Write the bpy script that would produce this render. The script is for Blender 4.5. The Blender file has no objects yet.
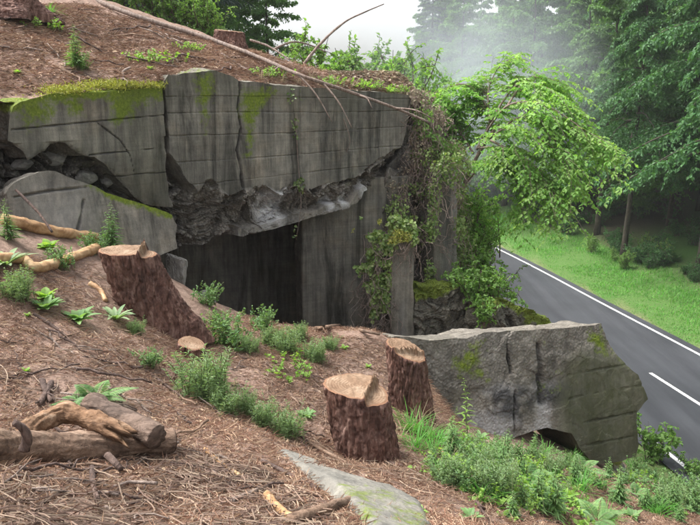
import bpy, math
import numpy as np
from mathutils import Vector

rng = np.random.default_rng(11)
R = math.radians
sc = bpy.context.scene
COL = sc.collection

# ------------------------------------------------------------------ camera
H = 8.5                      # camera height above the road
PITCH = 13.2
FPX = 690.0                  # focal length in pixels of the 700 px wide photograph
cam_d = bpy.data.cameras.new('camera')
cam = bpy.data.objects.new('camera', cam_d)
COL.objects.link(cam)
cam.location = (0, 0, H)
cam.rotation_euler = (R(90 - PITCH), 0, 0)
cam_d.sensor_fit = 'HORIZONTAL'
cam_d.sensor_width = 36
cam_d.lens = 36 * FPX / 700
cam_d.clip_start = 0.05
cam_d.clip_end = 900
sc.camera = cam

# ------------------------------------------------------------------ light
SUN_EL, SUN_AZ = 60.0, -75.0      # azimuth: degrees from +Y towards +X
world = bpy.data.worlds.new('World')
sc.world = world
world.use_nodes = True
wn = world.node_tree
wn.nodes.clear()
wo = wn.nodes.new('ShaderNodeOutputWorld')
wb = wn.nodes.new('ShaderNodeBackground')
ws = wn.nodes.new('ShaderNodeTexSky')
ws.sky_type = 'NISHITA'
ws.sun_disc = False
ws.sun_elevation = R(SUN_EL)
ws.sun_rotation = R(SUN_AZ)
ws.air_density = 1.0
ws.dust_density = 6.0
ws.ozone_density = 1.0
wh = wn.nodes.new('ShaderNodeHueSaturation')
wh.inputs['Saturation'].default_value = 0.22
wb.inputs['Strength'].default_value = 0.15
wn.links.new(ws.outputs[0], wh.inputs['Color'])
wn.links.new(wh.outputs[0], wb.inputs['Color'])
wn.links.new(wb.outputs[0], wo.inputs['Surface'])

sun_d = bpy.data.lights.new('sun', 'SUN')
sun_d.energy = 1.5
sun_d.angle = R(25)
sun_d.color = (1.0, 0.96, 0.9)
sun = bpy.data.objects.new('sun', sun_d)
COL.objects.link(sun)
sdir = Vector((math.sin(R(SUN_AZ)) * math.cos(R(SUN_EL)), math.cos(R(SUN_AZ)) * math.cos(R(SUN_EL)), math.sin(R(SUN_EL))))
sun.rotation_euler = sdir.to_track_quat('Z', 'Y').to_euler()
sun.location = (0, 0, 60)

sc.view_settings.view_transform = 'Standard'
sc.view_settings.look = 'None'
sc.view_settings.gamma = 1.0
sc.view_settings.exposure = 1.5
sc.render.engine = 'CYCLES'
sc.cycles.max_bounces = 8
sc.cycles.diffuse_bounces = 3
sc.cycles.glossy_bounces = 2
sc.cycles.transmission_bounces = 4
sc.cycles.volume_bounces = 1
sc.cycles.transparent_max_bounces = 8
sc.cycles.sample_clamp_indirect = 6.0
sc.cycles.use_denoising = True
sc.cycles.volume_step_rate = 3.0
sc.cycles.volume_max_steps = 64
HAZE, SMOKE = .0006, .27

# ------------------------------------------------------------------ maths helpers
CP, SP = math.cos(R(PITCH)), math.sin(R(PITCH))

def ray(px, py):
    px = np.asarray(px, float); py = np.asarray(py, float)
    u = (px - 350) / FPX
    v = (262.5 - py) / FPX
    return np.stack([u, v * SP + CP, v * CP - SP], -1)

def P(px, py, Y):
    d = ray(px, py)
    t = np.asarray(Y, float) / d[..., 1]
    p = d * t[..., None]
    p[..., 2] += H
    return p

def hash3(i, j, k, s):
    n = (i * 374761393 + j * 668265263 + k * 2147483647 + s * 1274126177) & 0xFFFFFFFF
    n = ((n ^ (n >> 13)) * 1274126177) & 0xFFFFFFFF
    n = ((n ^ (n >> 16)) * 2246822519) & 0xFFFFFFFF
    n = n ^ (n >> 15)
    return (n & 0xFFFFFF) / float(0xFFFFFF)

def vnoise(p, s=0):
    p = np.asarray(p, float)
    i = np.floor(p).astype(np.int64)
    f = p - i
    f = f * f * (3 - 2 * f)
    r = 0
    for a in (0, 1):
        for b in (0, 1):
            for c in (0, 1):
                w = (f[..., 0] if a else 1 - f[..., 0]) * (f[..., 1] if b else 1 - f[..., 1]) * (f[..., 2] if c else 1 - f[..., 2])
                r = r + w * hash3(i[..., 0] + a, i[..., 1] + b, i[..., 2] + c, s)
    return r * 2 - 1

def fbm(p, octv=4, s=0, gain=.5):
    p = np.asarray(p, float)
    a, t = 1.0, 0.0
    for o in range(octv):
        t = t + a * vnoise(p * (2.03 ** o) + 17.3 * o, s + o)
        a *= gain
    return t

def worley(p, s=0, facet=False):
    """distance to the two nearest cell points and a cell value (a tilted facet if asked)"""
    p = np.asarray(p, float)
    i = np.floor(p).astype(np.int64)
    d1 = np.full(p.shape[:-1], 9.0); d2 = d1.copy(); cv = np.zeros_like(d1)
    for a in (-1, 0, 1):
        for b in (-1, 0, 1):
            for c in (-1, 0, 1):
                x, y, z = i[..., 0] + a, i[..., 1] + b, i[..., 2] + c
                dx = x + hash3(x, y, z, s + 1) - p[..., 0]
                dy = y + hash3(x, y, z, s + 2) - p[..., 1]
                dz = z + hash3(x, y, z, s + 3) - p[..., 2]
                d = np.sqrt(dx * dx + dy * dy + dz * dz)
                m = d < d1
                d2 = np.where(m, d1, np.minimum(d2, d))
                v = hash3(x, y, z, s + 4)
                if facet: v = v + 2.2 * (dx * (hash3(x, y, z, s + 5) - .5) + dy * (hash3(x, y, z, s + 6) - .5))
                cv = np.where(m, v, cv)
                d1 = np.where(m, d, d1)
    return d1, d2, cv

def sstep(a, b, x):
    t = np.clip((x - a) / (b - a), 0, 1)
    return t * t * (3 - 2 * t)

def unit(v):
    v = np.asarray(v, float)
    return v / np.maximum(np.linalg.norm(v, axis=-1, keepdims=True), 1e-9)

def in_poly(x, y, poly):
    poly = np.asarray(poly, float)
    r = np.zeros(np.shape(x), bool)
    j = len(poly) - 1
    for i in range(len(poly)):
        xi, yi = poly[i]; xj, yj = poly[j]
        c = ((yi > y) != (yj > y)) & (x < (xj - xi) * (y - yi) / ((yj - yi) if yj != yi else 1e-12) + xi)
        r ^= c
        j = i
    return r

def seg_near(x, y, pts, closed=True):
    """distance to a polyline, and nearest point"""
    pts = np.asarray(pts, float)
    n = len(pts)
    best = np.full(np.shape(x), 1e9); bx = np.zeros_like(best); by = np.zeros_like(best)
    for i in range(n if closed else n - 1):
        a = pts[i]; b = pts[(i + 1) % n]
        ab = b - a; L = ab @ ab + 1e-12
        t = np.clip(((x - a[0]) * ab[0] + (y - a[1]) * ab[1]) / L, 0, 1)
        qx = a[0] + t * ab[0]; qy = a[1] + t * ab[1]
        d = np.hypot(x - qx, y - qy)
        m = d < best
        best = np.where(m, d, best); bx = np.where(m, qx, bx); by = np.where(m, qy, by)
    return best, bx, by

# ------------------------------------------------------------------ mesh helpers
class MB:
    def __init__(s):
        s.V = []; s.F = {}; s.n = 0; s.A = {}
    def add(s, V, faces, **attrs):
        V = np.asarray(V, float).reshape(-1, 3)
        for f in faces:
            f = np.asarray(f, np.int64)
            if f.size:
                s.F.setdefault(f.shape[1], []).append(f + s.n)
        for k, a in attrs.items():
            a = np.broadcast_to(np.asarray(a, float), (len(V),))
            s.A.setdefault(k, []).append((s.n, a))
        s.V.append(V); s.n += len(V)
    def mesh(s, name, mat, smooth=False):
        me = bpy.data.meshes.new(name)
        V = np.concatenate(s.V).astype(np.float32)
        me.vertices.add(len(V)); me.vertices.foreach_set('co', V.ravel())
        loops = []; starts = []; st = 0
        for k, fl in s.F.items():
            f = np.concatenate(fl)
            loops.append(f.ravel()); starts.append(st + np.arange(len(f)) * k); st += f.size
        loops = np.concatenate(loops).astype(np.int32); starts = np.concatenate(starts).astype(np.int32)
        me.loops.add(len(loops)); me.loops.foreach_set('vertex_index', loops)
        me.polygons.add(len(starts)); me.polygons.foreach_set('loop_start', starts)
        me.polygons.foreach_set('use_smooth', np.full(len(starts), smooth))
        for k, lst in s.A.items():
            arr = np.zeros(len(V), np.float32)
            for o, a in lst:
                arr[o:o + len(a)] = a
            at = me.attributes.new(k, 'FLOAT', 'POINT')
            at.data.foreach_set('value', arr)
        me.update(calc_edges=True)
        if mat:
            me.materials.append(mat)
        return me
    def build(s, name, mat, parent=None, smooth=False):
        return link(name, s.mesh(name, mat, smooth), parent)

def link(name, data, parent=None):
    o = bpy.data.objects.new(name, data)
    COL.objects.link(o)
    if parent:
        o.parent = parent
    return o

def tag(o, label=None, cat=None, group=None, kind=None):
    if label: o['label'] = label
    if cat: o['category'] = cat
    if group: o['group'] = group
    if kind: o['kind'] = kind
    return o

def thing(name, loc, label, cat, group=None, rz=0.0, scale=1.0):
    o = link(name, None)
    o.location = [float(v) for v in loc]; o.rotation_euler = (0, 0, rz); o.scale = (scale,) * 3
    o.empty_display_size = .2
    return tag(o, label, cat, group)

def dup(src, loc, rz, scale, label=None, group=None, tilt=(0, 0)):
    r = src.copy(); COL.objects.link(r)
    r.location = [float(v) for v in loc]; r.rotation_euler = (tilt[0], tilt[1], rz); r.scale = (scale,) * 3
    if label: r['label'] = label
    if group: r['group'] = group
    for ch in list(src.children):
        c = ch.copy(); COL.objects.link(c); c.parent = r
        for g in list(ch.children):
            d = g.copy(); COL.objects.link(d); d.parent = c
    return r

def tube(mb, pts, rad, sides=7, wob=0.0, seed=0, cap=True, ridge=.45, rag=0.0, **attrs):
    pts = np.asarray(pts, float); n = len(pts)
    rad = np.broadcast_to(np.asarray(rad, float), (n,))
    t = unit(np.gradient(pts, axis=0))
    ref = np.array([0, 0, 1.0]) if abs(t[:, 2]).mean() < .8 else np.array([1.0, 0, 0])
    a = unit(np.cross(t, ref)); b = np.cross(t, a)
    th = np.arange(sides) * 2 * np.pi / sides
    ring = a[:, None, :] * np.cos(th)[None, :, None] + b[:, None, :] * np.sin(th)[None, :, None]
    rr = rad[:, None] * np.ones(sides)[None]
    V = pts[:, None, :] + ring * rr[..., None]
    if wob:
        nz = fbm(V / np.maximum(rad.mean() * 1.6, 1e-3), 3, seed)
        sl = np.r_[0, np.cumsum(np.linalg.norm(np.diff(pts, axis=0), axis=1))]
        cyl = np.stack([np.cos(th)[None] * 3.5 + 0 * rr, np.sin(th)[None] * 3.5 + 0 * rr, (sl[:, None] / rad.mean() * .35) + 0 * rr], -1)
        rid = 1 - 2 * np.abs(fbm(cyl, 4, seed + 11, .6))
        V = pts[:, None, :] + ring * (rr * (1 + wob * nz + (ridge * wob) * rid))[..., None]
        if rag:
            e = np.exp(-(sl[-1] - sl) / (rad.mean() * .9))[:, None]
            V = V + t[-1][None, None] * (e * rag * fbm(np.stack([np.cos(th) * 2.5, np.sin(th) * 2.5, 0 * th], -1), 4, seed + 5, .7)[None])[..., None]
    i = np.arange(n - 1)[:, None] * sides; j = np.arange(sides)[None]; j2 = (j + 1) % sides
    F = np.stack([i + j, i + j2, i + sides + j2, i + sides + j], -1).reshape(-1, 4)
    V = V.reshape(-1, 3)
    fs = [F]
    if cap:
        V = np.concatenate([V, pts[:1], pts[-1:]])
        k = len(V) - 2
        jj = np.arange(sides); jn = (jj + 1) % sides
        fs.append(np.stack([np.full(sides, k), jn, jj], -1))
        o = (n - 1) * sides
        fs.append(np.stack([np.full(sides, k + 1), o + jj, o + jn], -1))
    mb.add(V, fs, **attrs)

def tubes(mb, paths, rads, sides=4, **attrs):
    """many tubes at once: paths (N,K,3), rads (N,K)"""
    paths = np.asarray(paths, float); N, K, _ = paths.shape
    rads = np.asarray(rads, float)
    t = unit(np.gradient(paths, axis=1))
    ref = np.where(np.abs(t[..., 2:3]) < .9, np.array([0, 0, 1.0]), np.array([1.0, 0, 0]))
    a = unit(np.cross(t, ref)); b = np.cross(t, a)
    th = np.arange(sides) * 2 * np.pi / sides
    V = paths[:, :, None] + rads[:, :, None, None] * (a[:, :, None] * np.cos(th)[:, None] + b[:, :, None] * np.sin(th)[:, None])
    base = (np.arange(N) * K * sides)[:, None, None]
    i = (np.arange(K - 1) * sides)[None, :, None]; j = np.arange(sides)[None, None]; j2 = (j + 1) % sides
    F = np.stack([base + i + j, base + i + j2, base + i + sides + j2, base + i + sides + j], -1).reshape(-1, 4)
    at = {k: np.repeat(np.broadcast_to(v, (N,)), K * sides) for k, v in attrs.items()}
    mb.add(V.reshape(-1, 3), [F], **at)

def leaves(mb, base, dirs, nrm, L, W, curl=.15, shape='ov', rnd=None):
    base = np.asarray(base, float); N = len(base)
    if N == 0: return
    d = unit(dirs); n = unit(nrm - (nrm * d).sum(-1, keepdims=True) * d); s = np.cross(d, n)
    L = np.broadcast_to(np.asarray(L, float), (N,))[:, None]; W = np.broadcast_to(np.asarray(W, float), (N,))[:, None]
    rnd = rng.random(N) if rnd is None else rnd
    if shape == 'kite':
        V = np.stack([base, base + d * L * .45 + s * W * .5 + n * W * .12, base + d * L - n * L * curl, base + d * L * .45 - s * W * .5 + n * W * .12], 1)
        k = np.arange(N)[:, None] * 4
        F = [np.concatenate([k, k + 1, k + 2], 1), np.concatenate([k, k + 2, k + 3], 1)]
        mb.add(V.reshape(-1, 3), F, rnd=np.repeat(rnd, 4))
    else:
        up = n * W * .15
        V = np.stack([base, base + d * L * .33 + s * W * .5 + up, base + d * L * .33 - s * W * .5 + up,
                      base + d * L * .68 + s * W * .38 + up - n * L * curl * .4, base + d * L * .68 - s * W * .38 + up - n * L * curl * .4,
                      base + d * L - n * L * curl, base + d * L * .5 - n * L * curl * .15], 1)
        k = np.arange(N)[:, None] * 7
        F3 = [(0, 6, 1), (1, 6, 3), (3, 6, 5), (0, 2, 6), (2, 4, 6), (4, 5, 6)]
        F = [np.concatenate([k + a, k + b, k + c], 1) for a, b, c in F3]
        mb.add(V.reshape(-1, 3), F, rnd=np.repeat(rnd, 7))

def blades(mb, base, dirs, L, W, droop=.5, K=4, rnd=None):
    """grass blades and long narrow leaves: bent ribbons"""
    base = np.asarray(base, float); N = len(base)
    d = unit(dirs)
    L = np.broadcast_to(np.asarray(L, float), (N,)); W = np.broadcast_to(np.asarray(W, float), (N,))
    droop = np.broadcast_to(np.asarray(droop, float), (N,))
    s = unit(np.cross(d, np.array([0, 0, 1.0]) + 0 * d) + 1e-4)
    pts = []
    for k in range(K):
        t = k / (K - 1)
        c = base + d * (L * t)[:, None]
        c = c - np.array([0, 0, 1.0]) * (droop * L * t * t)[:, None]
        w = W * (1 - t ** 2.0) * (.55 + .9 * t if t < .5 else 1.0) * .5
        if k < K - 1:
            pts += [c + s * w[:, None], c - s * w[:, None]]
        else:
            pts += [c]
    V = np.stack(pts, 1)
    M = 2 * (K - 1) + 1
    b = np.arange(N)[:, None] * M
    F4 = [np.concatenate([b + 2 * k, b + 2 * k + 1, b + 2 * k + 3, b + 2 * k + 2], 1) for k in range(K - 2)]
    F3 = [np.concatenate([b + 2 * (K - 2), b + 2 * (K - 2) + 1, b + M - 1], 1)]
    rnd = rng.random(N) if rnd is None else rnd
    mb.add(V.reshape(-1, 3), F4 + F3, rnd=np.repeat(rnd, M))

def rdir(n, up=0.0):
    v = rng.normal(size=(n, 3)); v[:, 2] += up
    return unit(v)

# ------------------------------------------------------------------ materials
class NT:
    def __init__(s, name):
        s.m = bpy.data.materials.new(name); s.m.use_nodes = True
        s.t = s.m.node_tree; s.t.nodes.clear()
        s.out = s.t.nodes.new('ShaderNodeOutputMaterial')
    def n(s, typ, **kw):
        nd = s.t.nodes.new(typ)
        for k, v in kw.items():
            if k.startswith('i_'):
                nd.inputs[k[2:].replace('_', ' ')].default_value = v
            else:
                setattr(nd, k, v)
        return nd
    def l(s, a, b): s.t.links.new(a, b)
    def coord(s, scale=(1, 1, 1), kind='Object'):
        c = s.n('ShaderNodeTexCoord'); m = s.n('ShaderNodeMapping'); m.inputs['Scale'].default_value = scale
        s.l(c.outputs[kind], m.inputs['Vector']); return m.outputs[0]
    def noise(s, vec, scale, detail=4, rough=.6, dist=0):
        nd = s.n('ShaderNodeTexNoise'); nd.inputs['Scale'].default_value = scale; nd.inputs['Detail'].default_value = detail
        nd.inputs['Roughness'].default_value = rough; nd.inputs['Distortion'].default_value = dist
        s.l(vec, nd.inputs['Vector']); return nd.outputs['Fac']
    def ramp(s, fac, stops, interp='LINEAR'):
        r = s.n('ShaderNodeValToRGB'); cr = r.color_ramp; cr.interpolation = interp
        while len(cr.elements) < len(stops): cr.elements.new(.5)
        for e, (p, c) in zip(cr.elements, stops):
            e.position = p; e.color = (*c, 1) if len(c) == 3 else c
        s.l(fac, r.inputs[0]); return r.outputs[0]
    def mix(s, fac, a, b, mode='MIX'):
        m = s.n('ShaderNodeMix', data_type='RGBA', blend_type=mode)
        for v, k in ((fac, 0), (a, 6), (b, 7)):
            if hasattr(v, 'is_linked') or hasattr(v, 'links'): s.l(v, m.inputs[k])
            elif k == 0: m.inputs[0].default_value = v
            else: m.inputs[k].default_value = (*v, 1)
        return m.outputs[2]
    def math(s, op, a, b=0.0, clamp=False):
        m = s.n('ShaderNodeMath', operation=op, use_clamp=clamp)
        for v, k in ((a, 0), (b, 1)):
            if hasattr(v, 'links'): s.l(v, m.inputs[k])
            else: m.inputs[k].default_value = v
        return m.outputs[0]
    def attr(s, name):
        a = s.n('ShaderNodeAttribute'); a.attribute_name = name; return a.outputs['Fac']
    def bump(s, h, strength=.5, dist=.02, prev=None):
        b = s.n('ShaderNodeBump'); b.inputs['Strength'].default_value = strength; b.inputs['Distance'].default_value = dist
        s.l(h, b.inputs['Height'])
        if prev is not None: s.l(prev, b.inputs['Normal'])
        return b.outputs[0]
    def principled(s, col, rough=.8, bump=None, spec=.3):
        p = s.n('ShaderNodeBsdfPrincipled')
        for v, k in ((col, 'Base Color'), (rough, 'Roughness')):
            if hasattr(v, 'links'): s.l(v, p.inputs[k])
            else: p.inputs[k].default_value = (*v, 1) if k == 'Base Color' else v
        p.inputs['Specular IOR Level'].default_value = spec
        if bump is not None: s.l(bump, p.inputs['Normal'])
        s.l(p.outputs[0], s.out.inputs['Surface'])
        return p

def leaf_mat(name, cols, trans=.4, tcol=None, rough=.55, spec=.3):
    t = NT(name)
    f = t.attr('rnd')
    k = len(cols)
    c = t.ramp(f, [(i / (k - 1), q) for i, q in enumerate(cols)])
    nz = t.noise(t.coord((1, 1, 1)), 1.3, 2)
    c = t.mix(1.0, c, t.ramp(nz, [(.3, (.72, .72, .72)), (.7, (1.2, 1.2, 1.2))]), 'MULTIPLY')
    p = t.principled(c, rough, None, spec)
    tr = t.n('ShaderNodeBsdfTranslucent')
    tc = t.mix(1.0, c, tcol or (1.25, 1.35, .55), 'MULTIPLY')
    t.l(tc, tr.inputs['Color'])
    m = t.n('ShaderNodeMixShader'); m.inputs[0].default_value = trans
    t.l(p.outputs[0], m.inputs[1]); t.l(tr.outputs[0], m.inputs[2]); t.l(m.outputs[0], t.out.inputs['Surface'])
    return t.m

M = {}
M['beech'] = leaf_mat('bright_leaf', [(.13, .29, .06), (.18, .36, .08), (.25, .42, .12), (.31, .45, .15)], .5)
M['shrub'] = leaf_mat('shrub_leaf', [(.13, .25, .06), (.17, .31, .08), (.22, .35, .11)], .45)
M['forest'] = leaf_mat('forest_leaf', [(.04, .12, .04), (.06, .155, .05), (.085, .20, .065), (.05, .135, .05)], .35)
M['forest2'] = leaf_mat('forest_leaf_pale', [(.075, .17, .05), (.105, .215, .06), (.135, .25, .08), (.085, .18, .06)], .4)
M['spruce'] = leaf_mat('spruce_needle', [(.03, .06, .045), (.045, .08, .06), (.055, .095, .065)], .15)
M['weed'] = leaf_mat('weed_leaf', [(.13, .25, .095), (.18, .31, .115), (.23, .36, .14), (.15, .28, .13)], .42)
M['weedgrey'] = leaf_mat('grey_weed_leaf', [(.20, .31, .16), (.25, .36, .18), (.30, .40, .22), (.21, .33, .18)], .4)
M['weedlime'] = leaf_mat('lime_weed_leaf', [(.20, .36, .07), (.25, .41, .09), (.30, .45, .12)], .45)
M['grass'] = leaf_mat('grass_blade', [(.07, .23, .035), (.09, .28, .04), (.12, .33, .055), (.17, .33, .08)], .4)
M['drygrass'] = leaf_mat('dry_grass', [(.36, .28, .16), (.46, .38, .24), (.25, .24, .10)], .3, (1, 1, 1))
M['ivy'] = leaf_mat('ivy_leaf', [(.06, .11, .03), (.09, .15, .04), (.13, .18, .06), (.17, .20, .08)], .25, None, .4, .45)
M['ivydry'] = leaf_mat('dry_leaf', [(.20, .15, .10), (.28, .22, .16), (.34, .29, .20), (.17, .17, .10)], .2, (1, 1, 1))
M['mosstuft'] = leaf_mat('moss_tuft', [(.17, .18, .025), (.28, .28, .05), (.40, .39, .11), (.15, .20, .025)], .3)
M['needle'] = leaf_mat('needle_litter', [(.17, .085, .06), (.27, .155, .105), (.36, .24, .165), (.45, .34, .24), (.20, .125, .09)], .1, (1, 1, 1), .7)
M['chip'] = leaf_mat('wood_chip', [(.20, .12, .08), (.28, .18, .12), (.42, .31, .21), (.15, .09, .065)], .05, (1, 1, 1), .75)

def concrete():
    t = NT('weathered_concrete')
    v = t.coord()
    big = t.noise(v, 1.1, 5, .6, .3)
    streak = t.noise(t.coord((6, 6, .35)), 1.6, 5, .7)
    drip = t.noise(t.coord((14, 14, .5)), 1.3, 4, .7, .3)
    fine = t.noise(v, 38, 4, .7)
    grit = t.noise(v, 130, 3, .8)
    mid = t.noise(v, 7, 6, .7, .2)
    tint = t.noise(v, 2.3, 4, .6)
    c = t.ramp(big, [(.25, (.14, .137, .13)), (.5, (.215, .208, .195)), (.75, (.31, .298, .275))])
    c = t.mix(.85, c, t.ramp(streak, [(.28, (.30, .30, .30)), (.46, (.75, .75, .74)), (.58, (1.0, 1.0, .98)), (.75, (1.4, 1.37, 1.3))]), 'MULTIPLY')
    c = t.mix(.22, c, t.ramp(drip, [(.35, (.35, .35, .36)), (.5, (1, 1, 1)), (.75, (1.25, 1.24, 1.22))]), 'MULTIPLY')
    c = t.mix(.6, c, t.ramp(mid, [(.3, (.5, .5, .5)), (.7, (1.38, 1.37, 1.34))]), 'MULTIPLY')
    c = t.mix(.5, c, t.ramp(grit, [(.3, (.55, .55, .55)), (.7, (1.45, 1.45, 1.45))]), 'MULTIPLY')
    damp = t.noise(t.coord((2.2, 2.2, .3)), 1.4, 6, .72, .5)
    c = t.mix(1.0, c, t.ramp(damp, [(.36, (.32, .32, .31)), (.47, (.85, .84, .82)), (.56, (1.05, 1.03, 1.0))]), 'MULTIPLY')
    grain = t.noise(t.coord((.9, .9, 34)), 1.0, 4, .6)
    c = t.mix(.3, c, t.ramp(grain, [(.3, (.6, .6, .6)), (.7, (1.3, 1.3, 1.3))]), 'MULTIPLY')
    c = t.mix(1.0, c, (1.0, .985, .945), 'MULTIPLY')
    c = t.mix(t.ramp(tint, [(.48, (0, 0, 0)), (.75, (.5, .5, .5))]), c, t.mix(1.0, c, (1.15, .95, .74), 'MULTIPLY'))
    fr = t.attr('frac')
    peb = t.n('ShaderNodeTexVoronoi'); peb.inputs['Scale'].default_value = 34; t.l(v, peb.inputs['Vector'])
    fc = t.ramp(mid, [(.25, (.085, .076, .064)), (.5, (.185, .168, .142)), (.72, (.33, .305, .265))])
    fc = t.mix(.6, fc, t.ramp(peb.outputs['Distance'], [(.1, (1.35, 1.3, 1.25)), (.5, (.6, .6, .6))]), 'MULTIPLY')
    c = t.mix(fr, c, fc)
    pl = t.attr('pale')
    c = t.mix(pl, c, t.mix(mid, (.40, .40, .40), (.62, .61, .60)))
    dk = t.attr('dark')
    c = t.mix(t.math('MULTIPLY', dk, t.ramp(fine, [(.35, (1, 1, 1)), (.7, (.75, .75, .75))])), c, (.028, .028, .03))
    ms = t.attr('moss')
    mn = t.noise(v, 11, 5, .75)
    mf = t.math('MULTIPLY', t.math('SUBTRACT', t.math('ADD', ms, t.math('MULTIPLY', mn, 1.5)), 1.12), 3.2, True)
    mf = t.math('MULTIPLY', mf, t.math('MULTIPLY', ms, 3.0, True))
    mc = t.ramp(fine, [(.3, (.07, .10, .012)), (.55, (.14, .19, .02)), (.75, (.22, .26, .04))])
    c = t.mix(mf, c, mc)
    al = t.attr('algae')
    c = t.mix(t.math('MULTIPLY', al, t.ramp(mid, [(.3, (.5, .5, .5)), (.7, (1, 1, 1))])), c, t.mix(fine, (.032, .036, .018), (.075, .08, .036)))
    b = t.bump(grit, .5, .004); b = t.bump(fine, .5, .008, b); b = t.bump(grain, .25, .006, b)
    b = t.bump(mid, .5, .018, b)
    pb = t.bump(t.math('MULTIPLY', peb.outputs['Distance'], fr), .8, .02, b)
    t.principled(c, .85, pb, .25)
    return t.m
M['concrete'] = concrete()

def rocky(name, cols, moss=False):
    t = NT(name)
    v = t.coord()
    a = t.noise(v, 5, 6, .7, .4); b = t.noise(v, 30, 4, .7)
    c = t.ramp(a, [(.28, cols[0]), (.5, cols[1]), (.74, cols[2])])
    c = t.mix(.5, c, t.ramp(b, [(.3, (.55, .55, .55)), (.7, (1.4, 1.4, 1.4))]), 'MULTIPLY')
    if moss:
        ms = t.attr('moss'); mn = t.noise(v, 9, 5, .75)
        mf = t.math('MULTIPLY', t.math('SUBTRACT', t.math('ADD', ms, mn), .75), 5.0, True)
        c = t.mix(mf, c, t.ramp(b, [(.3, (.075, .09, .015)), (.55, (.15, .165, .03)), (.75, (.23, .235, .06))]))
    bb = t.bump(b, .6, .01); bb = t.bump(a, .6, .03, bb)
    t.principled(c, .88, bb, .25)
    return t.m
M['rubble'] = rocky('broken_concrete', [(.12, .11, .10), (.22, .21, .19), (.36, .34, .31)])
M['mossrock'] = rocky('mossy_concrete', [(.10, .095, .085), (.19, .18, .16), (.32, .30, .27)], True)

def litter():
    t = NT('forest_floor')
    v = t.coord()
    a = t.noise(v, 1.2, 5, .6, .2); b = t.noise(v, 14, 5, .75, .4); c3 = t.noise(v, 70, 4, .8, .6)
    c = t.ramp(b, [(.22, (.095, .06, .048)), (.42, (.22, .145, .115)), (.58, (.34, .24, .195)), (.78, (.48, .385, .325))])
    c = t.mix(.85, c, t.ramp(c3, [(.3, (.45, .42, .40)), (.55, (1, 1, 1)), (.72, (1.65, 1.55, 1.45))]), 'MULTIPLY')
    c = t.mix(t.ramp(a, [(.35, (0, 0, 0)), (.7, (.6, .6, .6))]), c, t.mix(b, (.17, .125, .10), (.31, .25, .215)))
    pt = t.noise(v, 3.1, 5, .7, .5)
    c = t.mix(t.ramp(pt, [(.52, (0, 0, 0)), (.66, (.75, .75, .75))]), c, t.mix(b, (.06, .045, .035), (.15, .115, .09)))
    c = t.mix(1.0, c, (1.03, .99, .95), 'MULTIPLY')
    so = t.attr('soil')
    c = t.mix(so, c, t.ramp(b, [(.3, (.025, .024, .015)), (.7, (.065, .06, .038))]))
    gr = t.attr('green')
    c = t.mix(t.math('MULTIPLY', gr, t.ramp(b, [(.3, (1, 1, 1)), (.75, (.7, .7, .7))])), c, t.mix(b, (.03, .10, .014), (.07, .19, .03)))
    bp = t.bump(c3, .8, .012); bp = t.bump(b, .8, .03, bp)
    t.principled(c, .9, bp, .15)
    return t.m
M['litter'] = litter()

def asphalt():
    t = NT('wet_asphalt')
    v = t.coord()
    a = t.noise(v, .35, 4, .6); b = t.noise(v, 90, 3, .7); c2 = t.noise(t.coord((1, .12, 1)), 1.1, 4, .6)
    c = t.ramp(b, [(.3, (.022, .024, .028)), (.7, (.055, .058, .066))])
    c = t.mix(.6, c, t.ramp(a, [(.3, (.75, .75, .75)), (.7, (1.25, 1.25, 1.25))]), 'MULTIPLY')
    wear = t.noise(t.coord((.9, .05, 1)), 1.0, 5, .65, .4)
    c = t.mix(.8, c, t.ramp(wear, [(.3, (.6, .6, .62)), (.5, (1, 1, 1)), (.7, (1.45, 1.45, 1.42))]), 'MULTIPLY')
    rg = t.ramp(c2, [(.3, (.42, .42, .42)), (.7, (.7, .7, .7))])
    t.principled(c, rg, t.bump(b, .35, .005), .35)
    return t.m
M['asphalt'] = asphalt()

def paint():
    t = NT('road_paint')
    v = t.coord(); a = t.noise(v, 14, 5, .7)
    t.principled(t.ramp(a, [(.32, (.12, .12, .12)), (.44, (.5, .5, .5)), (.55, (.72, .72, .70)), (.8, (.78, .78, .77))]), .6, None, .3)
    return t.m
M['paint'] = paint()

def bark(name, c0, c1, c2, sz=1.0, zs=.25, xs=1.0):
    t = NT(name)
    v = t.coord((xs, 1, zs)); w = t.coord()
    a = t.noise(v, 22 * sz, 5, .7, .6); b = t.noise(w, 60 * sz, 4, .75)
    big = t.noise(w, 3, 3)
    c = t.ramp(a, [(.3, c0), (.5, c1), (.72, c2)])
    c = t.mix(.6, c, t.ramp(b, [(.3, (.55, .55, .55)), (.7, (1.45, 1.45, 1.45))]), 'MULTIPLY')
    c = t.mix(.7, c, t.ramp(big, [(.3, (.65, .65, .7)), (.7, (1.25, 1.15, 1.1))]), 'MULTIPLY')
    bp = t.bump(b, .6, .006); bp = t.bump(a, .9, .02, bp)
    t.principled(c, .82, bp, .25)
    return t.m
M['bark'] = bark('stump_bark', (.04, .022, .017), (.125, .066, .05), (.30, .20, .16))
M['trunk'] = bark('forest_trunk', (.03, .026, .02), (.06, .052, .04), (.11, .10, .08), .6)
M['logbark'] = bark('log_wood', (.07, .045, .032), (.19, .128, .088), (.34, .25, .18), .8, 1.0, .12)
M['logdark'] = bark('dark_log', (.04, .028, .022), (.10, .072, .055), (.20, .15, .12), .9, 1.0, .2)
M['deadwood'] = bark('dead_branch', (.10, .075, .06), (.22, .175, .145), (.36, .30, .26), 1.2)
M['twigdark'] = bark('dark_twig', (.045, .03, .024), (.10, .07, .058), (.18, .135, .115), 1.5)
M['rotten'] = bark('orange_rotten_wood', (.07, .038, .022), (.21, .125, .07), (.36, .26, .175), .9, 1.0, .25)

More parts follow.
